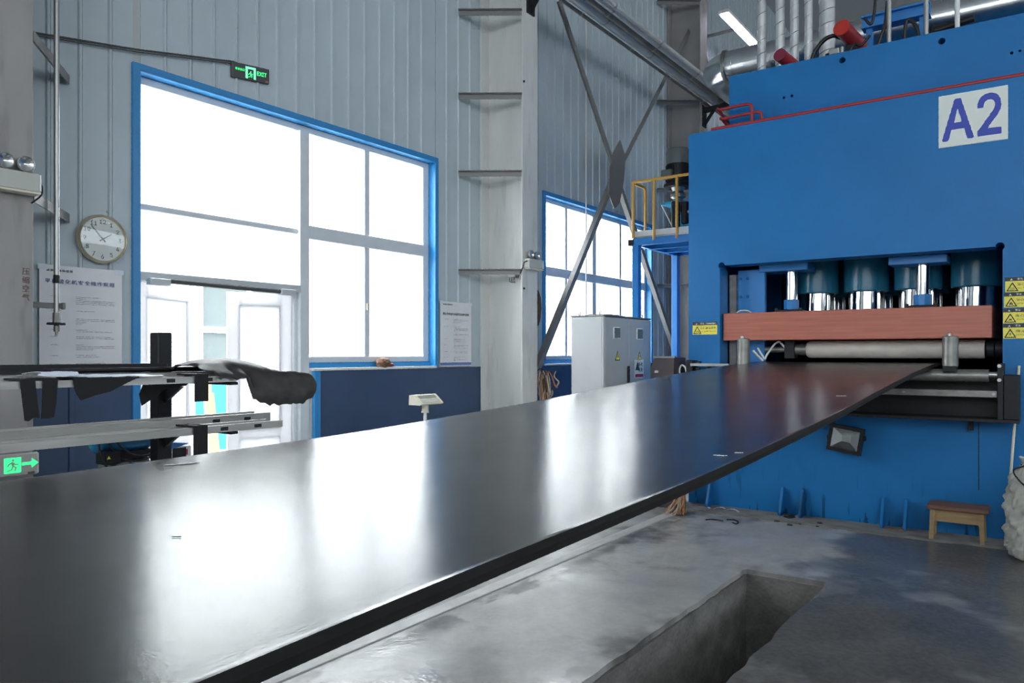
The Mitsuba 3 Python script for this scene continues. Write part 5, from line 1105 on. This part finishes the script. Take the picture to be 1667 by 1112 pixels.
warning(-3.128, 1.803, 0.27, 0.132, 0, '当心高温烫伤', 'CAUTION SCALDING', 'yellow warning sign on the left post of the press, left of the platen', 'heat')
for i, (x, z, t, e, s, lab) in enumerate([(-0.335, 2.122, '当心高温表面', 'CAUTION HOT SURFACE', 'heat', 'yellow warning sign at the right end of the press, topmost of four'),
                                           (-0.343, 1.993, '当心机械伤人', 'CAUTION MECHANICAL INJURY', 'cogs', 'yellow warning sign at the right end of the press, second of four from the top'),
                                           (-0.350, 1.858, '当心压伤手', 'CAUTION CRUSHING', 'hand', 'yellow warning sign at the right end of the press, third of four from the top'),
                                           (-0.350, 1.728, '当心触电', 'CAUTION ELECTRIC SHOCK', 'bolt', 'yellow warning sign at the right end of the press, lowest of four')]):
    warning(x, z, 0.27, 0.126, 0, t, e, 'x' and lab, s)

# ------------------------------------------------------------------ in front of the press mouth
def guidepost(x, label):
    k = thing('guide_roller', label, 'roller')
    part(k, 'roller', lathe([(0, 1.49), (0.056, 1.49), (0.061, 1.497), (0.061, 1.744), (0.056, 1.75), (0, 1.75)], (x, 7.4, 0), 'z', 28), DULLSTEEL, smooth=35)
    part(k, 'pin', lathe([(0, 1.75), (0.020, 1.75), (0.020, 1.772), (0, 1.774)], (x - 0.008, 7.4, 0), 'z', 12), STEEL, smooth=30)
    part(k, 'base', box(x - 0.05, x + 0.05, 7.33, 7.48, 1.45, 1.49), BLACKSTEEL)
guidepost(-2.484, 'upright steel guide roller at the left edge of the rubber sheet')
guidepost(-0.712, 'upright steel guide roller at the right edge of the rubber sheet')
part(pr, 'hose', tube(smooth_path([(-2.40, 7.44, 1.63), (-2.375, 7.5, 1.58), (-2.345, 7.56, 1.535)], 6), 0.012, 8), WHITEP, smooth=50)
k = thing('cable_loop', 'white cable looping up beside the left guide roller', 'cable')
part(k, 'cable', tube(smooth_path([(-2.50, 7.9, 1.66), (-2.44, 7.88, 1.57), (-2.42, 7.88, 1.55), (-2.40, 7.9, 1.60), (-2.34, 7.95, 1.70), (-2.30, 7.97, 1.722), (-2.27, 7.95, 1.70), (-2.23, 7.95, 1.655)], 8), 0.011, 8), WHITEP, smooth=50)
k = thing('top_roller', 'pale beige roller across the mouth of the press above the sheet', 'roller')
part(k, 'cover', lathe([(0.0, 0), (0.070, 0), (0.083, 0.02), (0.086, 0.05), (0.086, 1.50), (0.083, 1.53), (0, 1.53)], (-2.03, 8.0, 1.643), 'x', 36), BEIGE, smooth=35)
part(k, 'shaft', lathe([(0, 0), (0.03, 0), (0.03, 0.30), (0.055, 0.30), (0.055, 0.42), (0, 0.42)], (-2.45, 8.0, 1.643), 'x', 20), DULLSTEEL, smooth=30)
part(k, 'bearing', box(-2.24, -2.14, 7.93, 8.08, 1.55, 1.735, 0.006), BLACKSTEEL)
part(k, 'coupling', lathe([(0, 0), (0.07, 0), (0.074, 0.01), (0.074, 0.06), (0.06, 0.065), (0.074, 0.07), (0.074, 0.13), (0, 0.13)], (-0.70 + 0.21, 8.0, 1.643), 'x', 24), BLACKSTEEL, smooth=30)
for z in (1.60, 1.69):
    part(k, 'tie_bar', cyl((-2.14, 8.12, z), (-2.0, 8.12, z), 0.02, 10), DULLSTEEL)
# feed roller stand under the sheet
k = thing('feed_stand', 'black feed stand with a steel roller under the sheet at the press mouth', 'roller stand')
part(k, 'roller', lathe([(0, 0), (0.052, 0), (0.052, 2.17), (0, 2.17)], (-2.605, 7.42, 1.418), 'x', 32), DULLSTEEL, smooth=40)
part(k, 'journal', lathe([(0, 0), (0.026, 0), (0.026, 0.07), (0.036, 0.07), (0.036, 0.10), (0, 0.10)], (-0.435, 7.42, 1.425), 'x', 16), STEEL, smooth=30)
part(k, 'bearing_plate', box(-0.375, -0.335, 7.36, 7.68, 1.06, 1.52, 0.004), BLACKSTEEL)
part(k, 'bearing_plate', box(-2.69, -2.65, 7.36, 7.68, 1.06, 1.48, 0.004), BLACKSTEEL)
part(k, 'end_box', box(-0.335, -0.225, 7.40, 7.68, 1.06, 1.425, 0.006), BLACKSTEEL)
part(k, 'front_bar', box(-2.6, -0.375, 7.38, 7.44, 1.238, 1.296, 0.004), DULLSTEEL)
part(k, 'back_plate', box(-2.65, -0.375, 7.645, 7.66, 1.06, 1.37), BLACKSTEEL)
part(k, 'shelf', box(-2.69, -0.225, 7.36, 7.69, 1.035, 1.062, 0.003), BLACKSTEEL)
part(k, 'bracket', box(-0.60, -0.565, 7.62, 7.69, 0.94, 1.035), BLACKSTEEL)
for x in (-1.065, -0.40):
    part(k, 'screw', lathe([(0, 0), (0.014, 0), (0.012, 0.01), (0, 0.01)], (x, 7.38, 1.268), '-y', 8), STEEL)
for z in (1.50, 1.385):
    part(k, 'nut', lathe([(0, 0), (0.018, 0), (0.016, 0.02), (0, 0.02)], (-0.36, 7.36, z), '-y', 6), STEEL)
# dark box, valve and tray left of the mouth
solo('dark_crate', cat(box(-3.62, -3.30, 7.0, 7.6, 0.0, 1.565, 0.01), box(-3.63, -3.29, 6.99, 7.61, 1.565, 1.58)), CRATE, 'dark brown metal box between the cabinet and the press', 'box') if False else None
k = thing('metal_bin', 'dark brown metal bin standing between the cabinet and the press', 'bin')
bp = Polygon([(-3.45, 0.0), (-3.19, 0.0), (-3.19, 1.56), (-3.40, 1.575), (-3.45, 1.45)])
part(k, 'shell', prism(bp, 'y', 7.35, 7.66), CRATE)
part(k, 'rim', box(-3.41, -3.18, 7.34, 7.36, 1.555, 1.575), GREYP)
part(k, 'latch', box(-3.40, -3.36, 7.34, 7.35, 1.40, 1.425), STEEL)
k = thing('valve_block', 'black valve block with a white hose beside the left post of the press', 'valve')
part(k, 'block', box(-3.10, -3.03, 7.45, 7.6, 1.35, 1.535, 0.005), BLACKSTEEL)
part(k, 'knob', cat(cyl((-3.0, 7.5, 1.50), (-2.96, 7.5, 1.50), 0.025, 10), cyl((-3.03, 7.5, 1.50), (-3.0, 7.5, 1.50), 0.012, 8), cyl((-3.0, 7.48, 1.44), (-2.965, 7.48, 1.44), 0.022, 10)), BLACKSTEEL, smooth=30)
part(k, 'hose', tube(smooth_path([(-3.18, 7.48, 1.36), (-3.178, 7.47, 1.44), (-3.15, 7.46, 1.48), (-3.115, 7.46, 1.46), (-3.10, 7.47, 1.40)], 6), 0.010, 8), WHITEP, smooth=50)
part(k, 'mount', box(-3.12, -3.0, 7.5, 7.695, 1.32, 1.35), BLACKSTEEL)
solo('steel_tray', cat(box(-2.95, -2.56, 7.2, 7.69, 1.478, 1.486), box(-2.95, -2.56, 7.2, 7.206, 1.478, 1.505), box(-2.94, -2.93, 7.6, 7.695, 1.3, 1.48)), STEEL, 'bright steel tray at the left edge of the press mouth', 'tray')

# floodlight on the lower press front, tilted
k = thing('floodlight', 'black floodlight leaning on the lower front of the press', 'floodlight')
fc = np.array([-1.585, YF - 0.10, 0.80])
ca, sa = math.cos(math.radians(-9)), math.sin(math.radians(-9))
def fl(m):
    v = m.vertices - 0.0
    R = np.array([[ca, 0, -sa], [0, 1, 0], [sa, 0, ca]])
    m.vertices = v @ R.T + fc
    return m
rim = Polygon([(-0.15, -0.125), (0.15, -0.125), (0.15, 0.125), (-0.15, 0.125)]).difference(sbox(-0.118, -0.092, 0.118, 0.092))
part(k, 'housing', fl(cat(prism(rim, 'y', -0.03, 0.03), box(-0.14, 0.14, 0.03, 0.075, -0.11, 0.11, 0.01))), BLACKSTEEL)
tray = []
o_, i_ = [(-0.118, -0.092), (0.118, -0.092), (0.118, 0.092), (-0.118, 0.092)], [(-0.04, -0.03), (0.04, -0.03), (0.04, 0.03), (-0.04, 0.03)]
for a in range(4):
    b = (a + 1) % 4
    tray.append(trimesh.Trimesh(np.array([(o_[a][0], -0.02, o_[a][1]), (o_[b][0], -0.02, o_[b][1]), (i_[b][0], 0.028, i_[b][1]), (i_[a][0], 0.028, i_[a][1])]), [[0, 1, 2], [0, 2, 3]], process=False))
tray.append(trimesh.Trimesh(np.array([(p[0], 0.028, p[1]) for p in i_]), [[0, 1, 2], [0, 2, 3]], process=False))
part(k, 'reflector', fl(cat(*tray)), REFLECTOR, label='silver reflector')
part(k, 'glass', fl(quadgrid(np.array([[[-0.118, -0.024, -0.092], [0.118, -0.024, -0.092]], [[-0.118, -0.024, 0.092], [0.118, -0.024, 0.092]]]))), GLASS)
part(k, 'bracket', cat(box(-1.745, -1.735, YF - 0.12, YF, 0.79, 0.83), box(-1.435, -1.425, YF - 0.12, YF, 0.79, 0.83), box(-1.745, -1.425, YF - 0.008, YF, 0.79, 0.83)), BLACKSTEEL)

# low wooden stool
k = thing('wooden_stool', 'low wooden stool standing against the foot of the press', 'stool')
sx0, sx1, sy0, sy1 = -0.865, -0.465, 7.36, 7.60
part(k, 'seat', box(sx0 - 0.02, sx1 + 0.03, sy0 - 0.03, sy1 + 0.03, 0.278, 0.31, 0.006), WOODDARK, label='dark worn wooden seat')
part(k, 'apron', box(sx0 + 0.035, sx1 - 0.035, sy0 + 0.012, sy0 + 0.03, 0.175, 0.278), STOOLWOOD, label='pale wooden front board')
part(k, 'apron', box(sx0 + 0.035, sx1 - 0.035, sy1 - 0.03, sy1 - 0.012, 0.175, 0.278), STOOLWOOD)
for x, s in ((sx0 + 0.025, -1), (sx1 - 0.025, 1)):
    for y_ in (sy0 + 0.02, sy1 - 0.02):
        p = Polygon([(x - 0.02, 0.278), (x + 0.02, 0.278), (x + 0.015 + 0.012 * s, 0.018), (x - 0.017 + 0.012 * s, 0.018)])
        part(k, 'leg', prism(p, 'y', y_ - 0.018, y_ + 0.018), STOOLWOOD)

# woven sack at the right edge
k = thing('woven_sack', 'crumpled pale woven sack leaning at the right end of the press', 'sack')
n, mrow = 72, 60
V = np.zeros((mrow, n + 1, 3))
for i in range(mrow):
    t = i / (mrow - 1)
    z = 0.79 * t
    r0 = np.interp(t, [0, 0.03, 0.12, 0.35, 0.6, 0.8, 0.9, 0.95, 1.0], [0.10, 0.18, 0.225, 0.235, 0.215, 0.17, 0.10, 0.075, 0.11])
    for j in range(n + 1):
        a = 2 * math.pi * (j % n) / n
        q = np.array([[math.cos(a) * 2.2, math.sin(a) * 2.2, z * 9.0]])
        fold = 1.3 * (meshkit.fbm(q * 1.5, 4, 3)[0] - 0.5)
        fold2 = abs(meshkit.noise(np.array([[math.cos(a) * 5, math.sin(a) * 5, z * 14 + 3 * math.sin(a)]]), 9)[0] - 0.5)
        r = r0 * (1 + 0.30 * fold - 0.38 * (0.5 - fold2))
        V[i, j] = (-0.115 + 0.02 * math.sin(6 * t) + r * math.cos(a), 7.13 + r * math.sin(a), z + 0.02 * fold * (0 < i))
sm = quadgrid(V)
sm.merge_vertices()
if sm.volume < 0: sm.invert()
part(k, 'bag', sm, SACK, smooth=50)
ang = np.linspace(0, 2 * np.pi, 25)
part(k, 'tie', tube(np.stack([-0.115 + 0.02 * math.sin(5.7) + 0.078 * np.cos(ang), 7.13 + 0.078 * np.sin(ang), np.full(25, 0.735)], 1), 0.007, 6, False), BLACKSTEEL, smooth=60)
part(k, 'cord', tube(smooth_path([(-0.18, 7.07, 0.735), (-0.25, 7.0, 0.70), (-0.20, 6.95, 0.62), (-0.10, 6.92, 0.55)], 6), 0.006, 6), BLACKSTEEL, smooth=60)
solo('thin_stick', cyl((-0.325, 7.45, 0.0), (-0.235, 7.66, 1.50), 0.011, 8), IVORY, 'thin pale stick leaning against the right end of the press', 'stick', smooth=40)

# sweepings by the press: a frayed rag and bits on the floor
k = thing('frayed_rag', 'frayed brown rag lying on the floor under the sheet edge', 'rag')
for i in range(40):
    r = np.random.default_rng(300 + i)
    a = np.array([-3.02 + 0.025 * r.standard_normal(), 7.16 + 0.02 * r.standard_normal(), 0.20 + 0.02 * r.random()])
    e = np.array([-3.05 + 0.05 * r.standard_normal(), 7.13 + 0.05 * r.standard_normal(), 0.012])
    pts = smooth_path([a, a * 0.6 + e * 0.4 + 0.012 * r.standard_normal(3), a * 0.25 + e * 0.75 + 0.012 * r.standard_normal(3), e], 4)
    part(k, 'strand', tube(pts, np.linspace(0.005, 0.009, len(pts)), 5), RAGS[int(r.integers(0, 2))], smooth=60)
for P, lab in (([(-2.72, 7.02, 0.006), (-2.68, 7.06, 0.008), (-2.62, 7.08, 0.006), (-2.57, 7.07, 0.006)], 'black cord offcut on the floor near the press, the left one'),
               ([(-2.56, 7.14, 0.006), (-2.51, 7.17, 0.007), (-2.45, 7.13, 0.006), (-2.42, 7.06, 0.006), (-2.43, 7.02, 0.006), (-2.47, 7.05, 0.006)], 'black cord offcut on the floor near the press, the looped one')):
    solo('cord_offcut', tube(smooth_path(P, 6), 0.006, 6), BLACKHOSE, lab, 'cord', smooth=60)
for i, (x, y_, a) in enumerate(((-2.80, 7.52, 0.1), (-2.65, 7.50, 0.0))):
    V = np.array([[[x + u * 0.09, y_ + v_ * 0.018 + 0.01 * math.sin(u * 3), 0.026 + 0.012 * math.sin(3 * u + i)] for u in np.linspace(-1, 1, 10)] for v_ in (-1, 0, 1)])
    solo('paper_scrap', shell(V, 0.002), FILM, ['white scrap of film at the foot of the press, the left piece', 'white scrap of film at the foot of the press, the right piece'][i], 'scrap', smooth=40)
for i in range(16):
    r = np.random.default_rng(500 + i)
    x, y_ = [(-2.08 + 0.05 * r.standard_normal(), 7.58 + 0.04 * r.standard_normal()), (-1.17 + 0.04 * r.standard_normal(), 7.58 + 0.04 * r.standard_normal()), (-2.4 + 0.8 * r.random(), 7.25 + 0.2 * r.random())][i % 3]
    v = trimesh.creation.icosphere(1, 0.010 + 0.012 * r.random()); v.vertices *= 1 + 0.5 * (r.random((len(v.vertices), 1)) - 0.5)
    v.vertices = v.vertices * (1.3, 1.0, 0.6) + (x, y_, 0.022 if y_ > 7.38 else 0.004)
    solo('crumb', v, [BLACKSTEEL, CLOTHBROWN, RAGS[2]][i % 3], 'small dark crumb of debris on the floor along the foot of the press', 'debris', group='crumbs along the foot of the press')

# ================================================================== PLATFORM BESIDE THE PRESS
k = thing('maintenance_platform', 'blue steel platform with a yellow railing left of the press', 'platform')
AX, AY, BY = -4.475, 9.0, 10.35
part(k, 'deck', box(AX, -3.2, AY, BY, 3.10, 3.125, 0.002), STEEL)
part(k, 'edge_beam', cat(box(AX, -3.2, AY - 0.005, AY + 0.05, 3.015, 3.10), box(AX, -3.2, AY - 0.01, AY + 0.07, 3.012, 3.022)), PLATFORM)
part(k, 'side_beam', box(AX - 0.005, AX + 0.05, AY, BY, 3.015, 3.10), PLATFORM)
for y_ in (9.45, 9.9, 10.3):
    part(k, 'cross_beam', cat(box(AX + 0.05, -3.2, y_, y_ + 0.04, 3.02, 3.10), box(AX + 0.05, -3.2, y_ - 0.015, y_ + 0.055, 3.012, 3.02)), PLATFORM)
part(k, 'post', box(AX - 0.015, AX + 0.075, AY, AY + 0.09, 0, 3.015, 0.004), PLATFORM)
part(k, 'post', box(AX + 0.0, AX + 0.09, 10.22, 10.32, 0, 3.015, 0.004), PLATFORM)
part(k, 'post_cap', box(AX - 0.06, AX + 0.01, AY - 0.015, AY + 0.05, 3.015, 3.09), BLACKSTEEL)
R = 0.019
part(k, 'railing', tube([(AX, AY, 3.11), (AX, AY, 3.84)], R, 10), YELLOWRAIL, smooth=50)
part(k, 'railing', tube([(AX, AY, 3.84), (-3.2, AY, 3.845)], R, 10), YELLOWRAIL, smooth=50)
for x in (-4.18, -3.865, -3.5):
    part(k, 'railing', tube([(x, AY, 3.06), (x, AY, 3.84)], R, 10), YELLOWRAIL, smooth=50)
part(k, 'railing', tube(smooth_path([(AX, AY, 3.83), (AX, 9.2, 3.83), (AX, 9.33, 3.83), (AX, 9.36, 3.79), (AX, 9.363, 3.7), (AX, 9.363, 3.4), (AX, 9.363, 3.12)], 5), R, 10), YELLOWRAIL, smooth=50)
part(k, 'toe_board', box(AX, -3.2, AY + 0.02, AY + 0.03, 3.125, 3.20), WHITEP)
# motor with pump in its cyan bracket
k = thing('electric_motor', 'dark grey electric motor standing upright on the blue platform', 'motor')
MX, MY = -4.03, 9.42
mo = [(0, 3.79), (0.19, 3.79), (0.19, 3.83), (0.15, 3.86), (0.150, 4.09), (0.155, 4.09), (0.155, 4.26), (0.13, 4.30), (0.06, 4.315), (0, 4.315)]
part(k, 'body', lathe([(r_ * 0.98, z_) for r_, z_ in mo[:5]], (MX, MY, 0), 'z', 32), BLACKSTEEL, smooth=35)
part(k, 'fan_cover', lathe([(0.11, 4.08)] + mo[5:], (MX, MY, 0), 'z', 32), MOTOR, smooth=35)
for i in range(24):
    a = 2 * math.pi * i / 24
    m_ = box(0.14, 0.162, -0.004, 0.004, 3.87, 4.08); c_, s_ = math.cos(a), math.sin(a)
    m_.vertices = m_.vertices @ np.array([[c_, s_, 0], [-s_, c_, 0], [0, 0, 1.0]]) + (MX, MY, 0)
    part(k, 'fin', m_, BLACKSTEEL)
part(k, 'terminal_box', box(MX - 0.15, MX - 0.0, MY - 0.22, MY - 0.13, 3.88, 4.0, 0.01), MOTOR)
part(k, 'pump_neck', lathe([(0.09, 3.79), (0.07, 3.74), (0.10, 3.70), (0.10, 3.66), (0.065, 3.64), (0.065, 3.46), (0, 3.46)], (MX, MY, 0), 'z', 20), STEEL, smooth=35)
part(k, 'pump_body', cat(box(MX - 0.05, MX + 0.05, MY - 0.12, MY - 0.02, 3.22, 3.60, 0.02), cyl((MX + 0.12, MY - 0.05, 3.3), (MX + 0.12, MY - 0.05, 3.58), 0.05, 12), box(MX - 0.1, MX + 0.15, MY - 0.1, MY + 0.1, 3.125, 3.23, 0.02)), BLACKSTEEL, smooth=35)
part(k, 'pump_hose', tube(smooth_path([(MX + 0.15, MY - 0.05, 3.45), (MX + 0.25, MY - 0.08, 3.42), (MX + 0.34, MY - 0.05, 3.36)], 6), 0.02, 8), IVORY, smooth=50)
br = part(k, 'bracket', cat(box(MX - 0.26, MX + 0.45, MY + 0.04, MY + 0.36, 3.60, 3.63), prism(Polygon([(MX - 0.26, 3.62), (MX - 0.1, 3.125), (MX + 0.6, 3.125), (MX + 0.6, 3.62)]), 'y', MY + 0.30, MY + 0.32)), CYAN, label='cyan steel bracket')
part(br, 'flange', tube([(MX - 0.26, MY + 0.05, 3.61), (MX - 0.1, MY + 0.29, 3.13)], 0.008, 6), WHITEP)

# ================================================================== ON TOP OF THE PRESS
k = thing('spiral_duct', 'fat silver spiral duct running behind the top of the press', 'duct')
el = smooth_path([(-3.62, 10.6, 5.27), (-3.62, 10.0, 5.27), (-3.58, 9.66, 5.27), (-3.42, 9.52, 5.27), (-3.2, 9.5, 5.27), (-2.8, 9.5, 5.27)], 5)
part(k, 'elbow', tube(el, 0.185, 28), DUCT, smooth=40)
part(k, 'tube', cyl((-2.8, 9.5, 5.27), (2.6, 9.5, 5.27), 0.185, 28), DUCT, smooth=40)
for i, x in enumerate(np.arange(-3.30, 1.2, 0.16)):
    part(k, 'seam', tube([(x, 9.5, 5.27), (x + 0.012, 9.5, 5.27)], 0.190, 28), DUCT, smooth=40)
part(k, 'flange', tube([(-3.42, 9.5, 5.27), (-3.385, 9.5, 5.27)], 0.205, 28), DULLSTEEL, smooth=40)
for x in (-3.0, -1.0):
    part(k, 'hanger', cyl((x, 9.5, 5.45), (x, 9.5, HTOP), 0.008, 6), STEEL)
# foil wrapped risers, each wound with tape
lab = ['foil wrapped riser pipe on the press, leftmost', 'foil wrapped riser pipe on the press, second from the left', 'foil wrapped riser pipe on the press, third from the left', 'foil wrapped riser pipe on the press, fourth from the left', 'wide pale foil riser behind the red cylinders']
for i, (x, y_, r) in enumerate(((-2.677, 8.6, 0.049), (-2.474, 8.6, 0.050), (-2.318, 8.6, 0.047), (-2.171, 8.6, 0.043), (-2.06, 8.95, 0.085))):
    k = thing('riser_pipe', lab[i], 'pipe')
    part(k, 'pipe', cyl((x, y_, 4.5), (x, y_, HTOP), r, 16), FOIL, smooth=40)
    th = np.linspace(0, 2 * np.pi * 8, 8 * 14)
    part(k, 'tape', tube(np.stack([x + (r + 0.002) * np.cos(th), y_ + (r + 0.002) * np.sin(th), 4.55 + 1.2 * th / th[-1]], 1), 0.004, 4), STEEL, smooth=60)
# red cylinders lying on top, pointing at the viewer
for i, (x, y_, z, r, L, dx) in enumerate(((-2.358, 8.2, 4.763, 0.066, 0.28, 0.09), (-1.745, 8.2, 4.90, 0.080, 0.42, 0.085))):
    k = thing('red_cylinder', ['dark red cylinder on top of the press, the left and smaller one', 'red cylinder on top of the press, the right and larger one'][i], 'cylinder')
    part(k, 'body', tube([(x, y_, z), (x + dx, y_ + L, z - 0.07)], r, 26), REDPAINT, smooth=40)
    part(k, 'end_cap', tube([(x - dx * 0.02, y_ - 0.012, z + 0.002), (x, y_, z)], r + 0.002, 26), mat('red_cap%d' % i, ((0.20, 0.02, 0.05), (0.45, 0.03, 0.02))[i], 0.4), smooth=40)
    part(k, 'saddle', box(x + dx * 0.5 - 0.05, x + dx * 0.5 + 0.05, y_ + 0.2, y_ + 0.35, 4.5, z - r * 0.6), BLACKSTEEL)
hoses = [([(-2.09, 8.35, 4.5), (-2.09, 8.35, 4.62), (-2.05, 8.35, 4.76), (-1.96, 8.35, 4.87), (-1.86, 8.35, 4.90), (-1.80, 8.4, 4.88)], 0.021, 'thick black hose arching between the red cylinders'),
         ([(-1.46, 8.3, 4.5), (-1.45, 8.3, 4.62), (-1.40, 8.3, 4.76), (-1.36, 8.3, 4.88), (-1.34, 8.3, 5.1)], 0.018, 'black hose curving up right of the red cylinder'),
         ([(-1.20, 8.3, 4.5), (-1.19, 8.3, 4.72), (-1.17, 8.3, 4.86), (-1.12, 8.3, 4.84), (-1.07, 8.3, 4.72), (-1.055, 8.3, 4.5)], 0.017, 'black hose making a hoop on top of the press'),
         ([(-1.72, 8.3, 4.62), (-1.65, 8.3, 4.74), (-1.58, 8.3, 4.72), (-1.50, 8.3, 4.80)], 0.012, 'thin black hose at the fitting in front of the red cylinder'),
         ([(-1.56, 8.32, 5.0), (-1.50, 8.32, 4.92), (-1.47, 8.32, 5.0), (-1.45, 8.32, 5.2)], 0.014, 'black hose hanging beside the blue beam')]
for P, r, lb in hoses:
    solo('hose', tube(smooth_path(P, 7), r, 10), BLACKHOSE, lb, 'hose', smooth=60)
k = thing('hose_fitting', 'grey pipe fitting standing on the press between the red cylinders', 'fitting')
part(k, 'body', cat(box(-1.89, -1.79, 8.28, 8.36, 4.68, 4.745, 0.008), cyl((-1.84, 8.32, 4.5), (-1.84, 8.32, 4.68), 0.032, 12), cyl((-1.77, 8.32, 4.5), (-1.77, 8.32, 4.75), 0.02, 10)), STEEL, smooth=30)
part(k, 'tap', cyl((-1.93, 8.32, 4.70), (-1.85, 8.32, 4.71), 0.016, 10), BLACKSTEEL, smooth=30)
for i, x in enumerate((-1.325, -1.0, -0.74)):
    k = thing('pipe_stub', ['grey pipe stub with a red collar left of the black hoop', 'grey pipe stub with a red collar right of the black hoop', 'white pipe stub at the right of the press top'][i], 'pipe')
    part(k, 'stub', cyl((x, 8.28, 4.60), (x, 8.28, 5.3), 0.022, 12), (STEEL, STEEL, WHITEP)[i], smooth=40)
    part(k, 'collar', cyl((x, 8.28, 4.5), (x, 8.28, 4.66), 0.030, 12), (REDPAINT, REDPAINT, DARKGREY)[i], smooth=40)
solo('upper_girder', cat(box(-1.66, -1.02, 8.75, 8.82, 5.06, 5.16), box(-1.66, -1.02, 8.70, 8.86, 5.045, 5.06), box(-1.66, -1.02, 8.70, 8.86, 5.16, 5.18), box(-1.62, -1.56, 8.75, 8.82, 4.5, 5.05), box(-1.12, -1.06, 8.75, 8.82, 4.5, 5.05)), PLATFORM, 'short blue girder standing on top of the press', 'girder')
solo('top_manifold', cat(box(-1.0, -0.80, 8.5, 8.8, 4.5, 4.85, 0.02), cyl((-0.95, 8.5, 4.78), (-0.62, 8.5, 4.82), 0.035, 12)), BLACKSTEEL, 'black manifold block on the press at the top edge of the picture', 'manifold')
# knee brace behind the press, up by the lamp
solo('roof_brace', angle_bar((-5.0, 12.9, 6.9), (-5.0, 15.5, 5.2), 0.09), BRACE, 'dark brace on the wall above the silver duct', 'brace')
